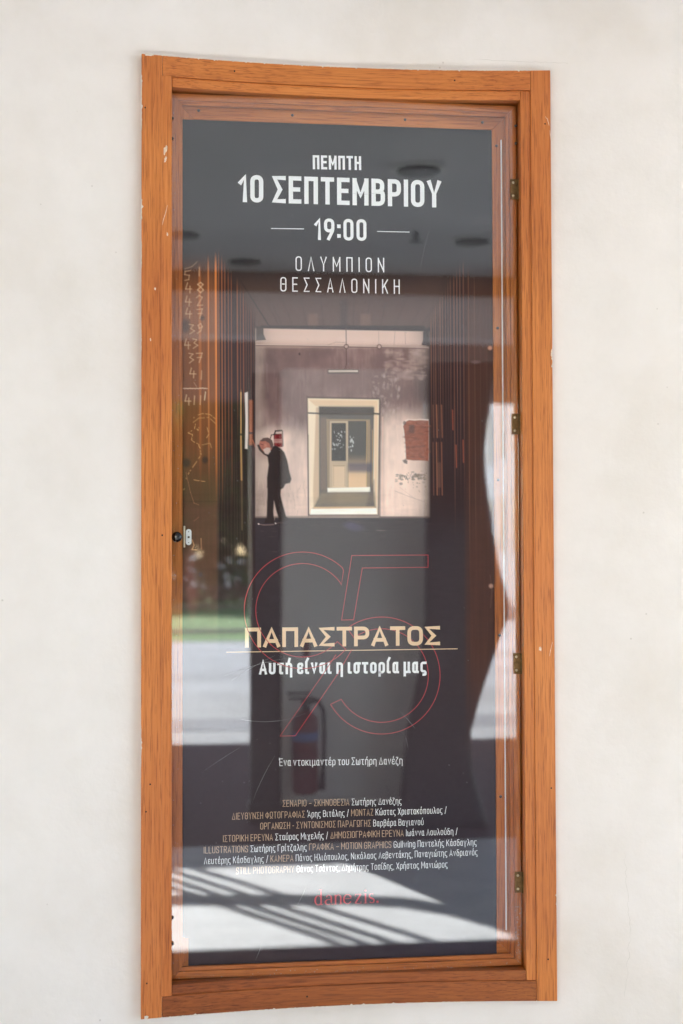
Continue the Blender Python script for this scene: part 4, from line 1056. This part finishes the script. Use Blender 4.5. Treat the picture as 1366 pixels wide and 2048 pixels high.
def credits():
    for runs, l, r in (
        ([("ΣΕΝΑΡΙΟ – ΣΚΗΝΟΘΕΣΙΑ ", 1), ("Σωτήρης Δανέζης", 0)], (565, 1613.6), (803, 1608.5)),
        ([("ΔΙΕΥΘΥΝΣΗ ΦΩΤΟΓΡΑΦΙΑΣ ", 1), ("Άρης Βιτάλης / ", 0), ("ΜΟΝΤΑΖ ", 1), ("Κώστας Χριστακόπουλος /", 0)], (464, 1639.3), (893, 1626.5)),
        ([("ΟΡΓΑΝΩΣΗ - ΣΥΝΤΟΝΙΣΜΟΣ ΠΑΡΑΓΩΓΗΣ ", 1), ("Βαρβάρα Βαγιανού", 0)], (520.5, 1659), (847, 1650)),
        ([("ΙΣΤΟΡΙΚΗ ΕΡΕΥΝΑ ", 1), ("Σταύρος Μιχελής / ", 0), ("ΔΗΜΟΣΙΟΓΡΑΦΙΚΗ ΕΡΕΥΝΑ ", 1), ("Ιωάννα Λουλούδη /", 0)], (446, 1684), (915, 1669)),
        ([("ILLUSTRATIONS ", 1), ("Σωτήρης Γρίτζαλης ", 0), ("ΓΡΑΦΙΚΑ – MOTION GRAPHICS ", 1), ("Gullwing Παντελής Κάσδαγλης", 0)], (407.5, 1707), (953, 1690.5)),
        ([("Λευτέρης Κάσδαγλης / ", 0), ("ΚΑΜΕΡΑ ", 1), ("Πάνος Ηλιόπουλος, Νικόλαος Λεβεντάκης, Παναγιώτης Ανδριανός", 0)], (408, 1728.5), (955, 1710.5)),
        ([("STILL PHOTOGRAPHY ", 1), ("Θάνος Τσάντας, Δημήτρης Τοσίδης, Χρήστος Μανιώρος", 0)], (472, 1748.5), (895, 1735))):
        bms = [bmesh.new() for _ in runs]
        text([(r_[0], b_) for r_, b_ in zip(runs, bms)], l, r, 13.6, .086, .125, 1.0, .23)
        for r_, b_ in zip(runs, bms):
            bm_obj("credits_lettering", b_, INK_G if r_[1] else INK_W).parent = poster
credits()
# studio word mark in thick-and-thin roman letters
def wordmark(b_):
    S0 = 31.0                                   # ascender height in drawing units
    def q(u, v): return p2w(629 + u, 1810.2 - u * 0.0385 - v)
    def st(pts, w0, w1=None):
        w1 = w0 if w1 is None else w1
        strip(b_, [q(*p_) for p_ in pts], w0 * .00117, False, 0, [(w0 + (w1-w0)*i/(len(pts)-1)) * .00117 for i in range(len(pts))])
    def bow(cx, cy, rx, ry, a0, a1, thin=.9, thick=3.2, n_=22):
        pts = []; ws = []
        for i in range(n_+1):
            a = math.radians(a0+(a1-a0)*i/n_); pts.append(q(cx+rx*math.cos(a), cy+ry*math.sin(a))); ws.append((thin + (thick-thin)*abs(math.cos(a))**1.5)*.00117)
        strip(b_, pts, .001, False, 0, ws)
    def serif(u, v, l=5): st([(u-l/2, v), (u+l/2, v)], .9)
    st([(13, 0), (13, S0)], 3.0); st([(9, S0-.4), (14, S0-.4)], .9); st([(13, .5), (17, .5)], .9); bow(7.6, 9.5, 6.4, 9.3, 40, 320)            # d
    bow(28, 5.2, 6.2, 5.2, 60, 300); st([(33.5, 3), (33.5, 15)], 2.8); bow(28.6, 13.5, 5, 5.3, 0, 165, .9, 2.6); st([(33.5, 1), (37, .6)], 1.0)     # a
    st([(42, 0), (42, 19)], 2.8); serif(42, .4, 7); st([(39, 18.6), (43, 18.6)], .9); bow(47.5, 13.5, 5, 5.3, 0, 160, .9, 2.6); st([(52.4, 13.5), (52.4, 0)], 2.8); serif(52.4, .4, 7)  # n
    bow(66, 9.5, 7.4, 9.3, 20, 330); st([(59, 10.6), (73, 10.6)], .9)                                                                       # e
    st([(81, 18.6), (93, 18.6)], .9); st([(92.5, 18.6), (81.5, .6)], 3.0); st([(81, .5), (93.5, .5)], .9); st([(81.4, 18.6), (81.4, 14)], .9); st([(93, .5), (93, 5)], .9)   # z
    st([(102, 0), (102, 19)], 2.8); serif(102, .4, 7); st([(99, 18.6), (103, 18.6)], .9); bow(102, 25, 1.0, 1.0, 0, 360, 1.8, 1.8)                    # i
    bow(114, 14.2, 4.2, 4.6, 40, 230, .9, 2.4); st([(111, 11), (118, 7.6)], 3.0); bow(114.6, 4.9, 4.4, 4.6, 50, -150, .9, 2.4)                      # s
    bow(126, 2.0, 1.2, 1.2, 0, 360, 2.2, 2.2)
letters("studio_lettering", INK_R, wordmark)
# ------------------------------------------------------------------ what stands behind the viewer and shows in the clear sheet
def downlight(x, y, label):
    e = empty("ceiling_downlight", (x, y, 3.5)); tag(e, label, "ceiling light", "round lights in the portico ceiling")
    bm = bmesh.new(); add_lathe(bm, (0, 0, -0.001), (0, 0, -1), [(0, .150), (.010, .150), (.014, .140), (.010, .118)], 32)
    bm_obj("ring", bm, M['whitelabel'], e, True)
    bm = bmesh.new(); add_lathe(bm, (0, 0, -0.012), (0, 0, -1), [(0, .112), (.006, .110), (.008, .06), (.0081, .001)], 32)
    bm_obj("glass_disc", bm, M['darkstone'], e, True)
downlight(0.87, -3.80, "round recessed ceiling light nearest the poster case")
downlight(1.50, -5.39, "round recessed ceiling light above the dark curved pylon")
downlight(0.13, -6.15, "round recessed ceiling light close to the portico beam")
downlight(-0.30, -5.40, "round recessed ceiling light to the left of the cream pillar")
bm = bmesh.new(); add_cyl(bm, (1.11, -5.2, 3.5), (1.11, -5.2, 3.44), .018, seg=12); add_cyl(bm, (1.11, -5.2, 3.44), (1.11, -5.2, 3.435), .04, seg=16)
tag(bm_obj("sprinkler", bm, M['metal']), "small metal sprinkler head hanging from the ceiling", "sprinkler")

e = empty("portico_beam", (0, -6.7, 0)); tag(e, "long grey beam closing the portico ceiling", "beam")
box("beam", -7, 7, -6.82 + 6.7, -6.56 + 6.7, 3.06, 3.82, M['ceil'], e)
box("moulding", -7, 7, -6.558 + 6.7, -6.51 + 6.7, 3.36, 3.498, M['trimwood'], e)
def pillar(name, x0, x1, y0, y1, h, m, label, group=None, base=None):
    e = empty(name, ((x0+x1)/2, (y0+y1)/2, 0)); tag(e, label, "pillar", group)
    wx, wy = (x1-x0)/2, (y1-y0)/2
    bevel(box("shaft", -wx, wx, -wy, wy, 0.0, h, m, e), 0.02)
    box("base", -wx-.012, wx+.012, -wy-.012, wy+.012, 0.0, 0.12, base or m, e)
    return e
pillar("square_pillar", 0.265, 1.11, -5.62, -4.90, 2.62, M['cream'], "broad cream square pillar with a red extinguisher hung on it", None, M['darkstone'])
pillar("marble_pillar", 0.085, 0.262, -5.06, -4.93, 2.60, M['darkstone'], "narrow dark marble pier against the left side of the cream pillar", "dark marble pillars of the portico")
pillar("marble_pillar", 5.08, 5.34, -6.81, -6.57, 3.058, M['darkstone'], "dark marble pillar under the far right end of the portico beam", "dark marble pillars of the portico")
# fire extinguisher
e = empty("fire_extinguisher", (0.385, -4.80, 0.19)); tag(e, "red fire extinguisher with a blue band on the cream pillar", "fire extinguisher")
bm = bmesh.new(); add_lathe(bm, (0, 0, 0), (0, 0, 1), [(0, .062), (.01, .072), (.02, .075), (.40, .075), (.43, .068), (.455, .045), (.47, .022), (.475, .020)], 28); bm_obj("cylinder", bm, M['red'], e, True)
bm = bmesh.new(); add_lathe(bm, (0, 0, .30), (0, 0, 1), [(0, .0756), (.05, .0756)], 28); bm_obj("band", bm, M['bluelabel'], e, True)
bm = bmesh.new(); add_lathe(bm, (0, 0, .14), (0, 0, 1), [(0, .0756), (.11, .0756)], 28); bm_obj("label", bm, M['red'], e, True)
bm = bmesh.new(); add_cyl(bm, (0, 0, .47), (0, 0, .53), .02, .018); add_box(bm, -.09, .05, -.012, .012, .53, .545); add_box(bm, -.10, .03, -.012, .012, .56, .574); bm_obj("valve", bm, M['black'], e)
bm = bmesh.new()
hp = [(.02, 0, .51), (.07, 0, .53), (.105, 0, .47), (.11, .0, .35), (.105, 0, .18), (.10, 0, .10)]
for a, b_ in zip(hp, hp[1:]): add_cyl(bm, a, b_, .011, seg=10)
add_cyl(bm, (.10, 0, .12), (.095, 0, .02), .014, .022, seg=12); bm_obj("hose", bm, M['black'], e, True)
box("bracket", -.05, .05, -.098, -.074, .20, .42, M['metal'], e)
# small fire notice above it
sg = empty("fire_notice", (0.40, -4.899, 1.02)); tag(sg, "small white and red notice above the fire extinguisher", "sign")
box("notice_board", -.06, .06, .0, .006, -.09, .09, M['whitelabel'], sg); box("emblem", -.018, .022, .006, .009, -.06, .05, M['red'], sg)
box_ = box("light_blocking_wall", -3.75, -3.5, -6.55, -0.62, 0.0, 3.498, M['cream'])  # unseen wall added to keep light off from the left
tag(box_, "plain cream wall added on the left to block side light", "wall")
# dark pylon by the pillar; its wavy outline copies a warped reflection
out = [(0.90, 0.0), (0.955, .54), (1.02, .86), (1.063, 1.17), (1.075, 2.1), (1.085, 2.64), (1.49, 2.64), (1.464, 2.484), (1.425, 2.28), (1.412, 2.139), (1.415, 2.0), (1.431, 1.852), (1.466, 1.62), (1.501, 1.422), (1.544, 1.279), (1.535, 1.17), (1.498, 1.079), (1.435, .90), (1.379, .74), (1.320, .527), (1.33, .3), (1.42, 0)]
bm = bmesh.new(); A = [bm.verts.new((x - 1.3, .06, z)) for x, z in out]; B = [bm.verts.new((x - 1.3, -.06, z)) for x, z in out]
bm.faces.new(A); bm.faces.new(B[::-1])
for i in range(len(A)):
    j = (i + 1) % len(A); bm.faces.new((A[i], B[i], B[j], A[j]))
bmesh.ops.recalc_face_normals(bm, faces=bm.faces)
py = bm_obj("reflection_pylon", bm, M['darkstone']); py.location = (1.3, -4.72, 0); bevel(py, .03, 3)
tag(py, "tall dark pylon beside the cream pillar, its wavy outline copying a warped reflection", "pylon")
# awning, then unseen bars added over the portico gap for striped shade
e = empty("awning", (0, -8.3, 0)); tag(e, "wide brown awning on posts outside the portico", "awning")
bm = bmesh.new()
vs = [(-9, -.47, 3.37), (9, -.47, 3.37), (9, -5.0, 3.32), (-9, -5.0, 3.32)]
A = [bm.verts.new(v) for v in vs]; B = [bm.verts.new((x, y, z + .04)) for x, y, z in vs]
bm.faces.new(A[::-1]); bm.faces.new(B)
for i in range(4):
    j = (i + 1) % 4; bm.faces.new((A[i], A[j], B[j], B[i]))
bmesh.ops.recalc_face_normals(bm, faces=bm.faces)
bm_obj("cloth", bm, M['awning'], e)
for x in (-8.5, -4.5, 5.6, 8.8):
    bm = bmesh.new(); add_cyl(bm, (x, -4.8, 0), (x, -4.8, 3.31), .04); bm_obj("post", bm, M['metal'], e)
e = empty("gobo", (0, -7.6, 3.1)); tag(e, "open pergola of unseen diagonal bars added to stripe the floor with shade", "gobo")
def bar(name, pts, wd, z0=0.0):
    bm = bmesh.new(); L = []
    for k, q in enumerate(pts):
        a = pts[max(k-1, 0)]; c = pts[min(k+1, len(pts)-1)]
        dx, dy = c[0]-a[0], c[1]-a[1]; d = math.hypot(dx, dy); px, pyy = -dy/d*wd/2, dx/d*wd/2
        L.append([bm.verts.new((q[0]+s_*px, q[1]+s_*pyy+7.6, zz)) for s_, zz in ((1, z0), (-1, z0), (-1, z0+.05), (1, z0+.05))])
    for a, b_ in zip(L, L[1:]):
        for k in range(4): bm.faces.new((a[k], b_[k], b_[(k+1) % 4], a[(k+1) % 4]))
    bm.faces.new(L[0]); bm.faces.new(L[-1][::-1]); bmesh.ops.recalc_face_normals(bm, faces=bm.faces)
    return bm_obj(name, bm, M['metal'], e)
bar("rim", [(-3.4, -7.76), (-2.6, -7.75), (-2.036, -7.732), (-1.691, -7.684), (-1.267, -7.633), (-1.031, -7.544), (-.839, -7.373), (-.695, -7.141), (-.6, -6.9)], .14)
for p0, p1 in (((-1.969, -8.38), (-1.0, -6.83)), ((-2.10, -8.38), (-1.154, -6.83)), ((-2.22, -8.38), (-1.277, -6.85)), ((-2.33, -8.38), (-1.383, -6.87))):
    bar("slat", [p0, p1], .042, -.055)
# ---- outside, beyond the pavement
e = empty("sky_fill_building", (10.35, -37.5, 0)); e.rotation_euler = (0, 0, math.atan2(-.991, .133))  # added block, turned to the sun to stand for bright sky
tag(e, "long white building added in place of bright sky, with rows of dark windows", "building")
box("wall", -19, 17.6, 0, 10, 0, 14, mat("white_render", (0.43, 0.45, 0.48), 0.8, 0, 0.05, 0.3), e)
for fl in range(4):
    for k in range(9):
        x = -16.5 + k * 4.0
        box("window", x - .6, x + .6, -.05, -.003, 1.6 + fl * 3.3, 3.5 + fl * 3.3, M['metal'], e)
box("roof", -19.4, 18, -.4, 10.4, 14.003, 14.4, M['cream'], e)
def leaf_mat():
    m, n, p, o = newmat("leaves"); N = n.nodes.new
    oi = N("ShaderNodeTexCoord"); no = N("ShaderNodeTexNoise"); no.inputs['Scale'].default_value = 1.4; no.inputs['Detail'].default_value = 4
    n.links.new(oi.outputs['Object'], no.inputs['Vector'])
    r = N("ShaderNodeValToRGB"); r.color_ramp.elements[0].position = .35; r.color_ramp.elements[1].position = .65
    r.color_ramp.elements[0].color = (.04, .085, .03, 1); r.color_ramp.elements[1].color = (.10, .19, .055, 1)
    n.links.new(no.outputs[0], r.inputs[0]); n.links.new(r.outputs[0], p.inputs['Base Color']); p.inputs['Roughness'].default_value = .6
    tl = N("ShaderNodeBsdfTranslucent"); ms = N("ShaderNodeMixShader"); ms.inputs[0].default_value = .5      # thin leaves let the sun through
    n.links.new(r.outputs[0], tl.inputs[0]); n.links.new(p.outputs[0], ms.inputs[1]); n.links.new(tl.outputs[0], ms.inputs[2]); n.links.new(ms.outputs[0], o.inputs[0])
    return m
M['leaf'] = leaf_mat()
def tree(x, y, h, rad, seed, label):
    rnd = random.Random(seed); e = empty("broadleaf_tree", (x, y, 0)); tag(e, label, "tree", "trees across the lawn")
    bm = bmesh.new(); add_cyl(bm, (0, 0, -.02), (.1, 0, h * .5), .22, .12, 10)
    for k in range(6):
        a = k * 1.05 + rnd.random(); z = h * rnd.uniform(.3, .48)
        add_cyl(bm, (0, 0, z), (math.cos(a) * rad * .6, math.sin(a) * rad * .6, z + h * .22), .08, .03, 7)
    bm_obj("trunk", bm, M['bark'], e)
    bm = bmesh.new()
    cl = [(rnd.gauss(0, .45) * rad, rnd.gauss(0, .45) * rad, h * rnd.uniform(.22, .95), rnd.uniform(.25, .5) * rad) for _ in range(34)]
    for cx_, cy_, cz_, cr in cl:
        for _ in range(95):
            d = Vector((rnd.gauss(0, 1), rnd.gauss(0, 1), rnd.gauss(0, 1))).normalized() * cr * rnd.random() ** .4
            c = Vector((cx_, cy_, cz_)) + d; a = Vector((rnd.gauss(0, 1), rnd.gauss(0, 1), rnd.gauss(0, 1))).normalized(); b2 = a.orthogonal().normalized() * .11; a = a * .16
            bm.faces.new([bm.verts.new(c - a), bm.verts.new(c + b2), bm.verts.new(c + a), bm.verts.new(c - b2)])
    bm_obj("crown", bm, M['leaf'], e)
tree(0.2, -45, 10.5, 2.6, 1, "tall dark tree on the left beyond the lawn")
tree(-3.2, -46, 9.5, 2.6, 2, "lower spreading tree at the outer left of the lawn")
tree(2.6, -45.5, 10.0, 2.3, 3, "slim tree on the right end of the lawn")
tree(1.4, -50, 12.0, 3.4, 4, "tall tree in the second row behind the lawn")
def hedge(x0, x1, y, h, seed, label):
    rnd = random.Random(seed); e = empty("tall_hedge", ((x0+x1)/2, y, 0)); tag(e, label, "hedge")
    w_ = (x1 - x0) / 2; bm = bmesh.new()
    for _ in range(9000):
        x, z = rnd.uniform(-w_, w_), rnd.uniform(0, 1) ** .8 * h
        zz = z * (1 + .12 * math.sin(x * 1.7 + seed) + .06 * math.sin(x * 5.1)); c = Vector((x, rnd.uniform(-.7, .7), zz))
        a = Vector((rnd.gauss(0, 1), rnd.gauss(0, 1), rnd.gauss(0, 1))).normalized(); b2 = a.orthogonal().normalized() * .13; a = a * .2
        bm.faces.new([bm.verts.new(c - a), bm.verts.new(c + b2), bm.verts.new(c + a), bm.verts.new(c - b2)])
    bm_obj("foliage", bm, M['leaf'], e)
    bm = bmesh.new()
    for k in range(7): add_cyl(bm, (-w_ + (k + .5) * w_ / 3.5, 0, 0), (-w_ + (k + .5) * w_ / 3.5, 0, h * .8), .07, .03, 7)
    bm_obj("stem", bm, M['bark'], e)
hedge(-6, 3.4, -42, 6.6, 3, "tall dense green hedge closing the lawn")
e = empty("park_bench", (0.6, -25.6, 0)); tag(e, "dark slatted park bench on the lawn", "bench")
for z, y in ((.45, -.15), (.45, .0), (.45, .15)): box("seat_slat", -1.2, 1.2, y - .06, y + .06, z, z + .04, M['benchwood'], e)
for z in (.62, .78): box("back_slat", -1.2, 1.2, -.26, -.22, z, z + .1, M['benchwood'], e)
for x in (-1.0, 1.0): box("leg", x - .04, x + .04, -.25, .2, 0, .448, M['metal'], e)
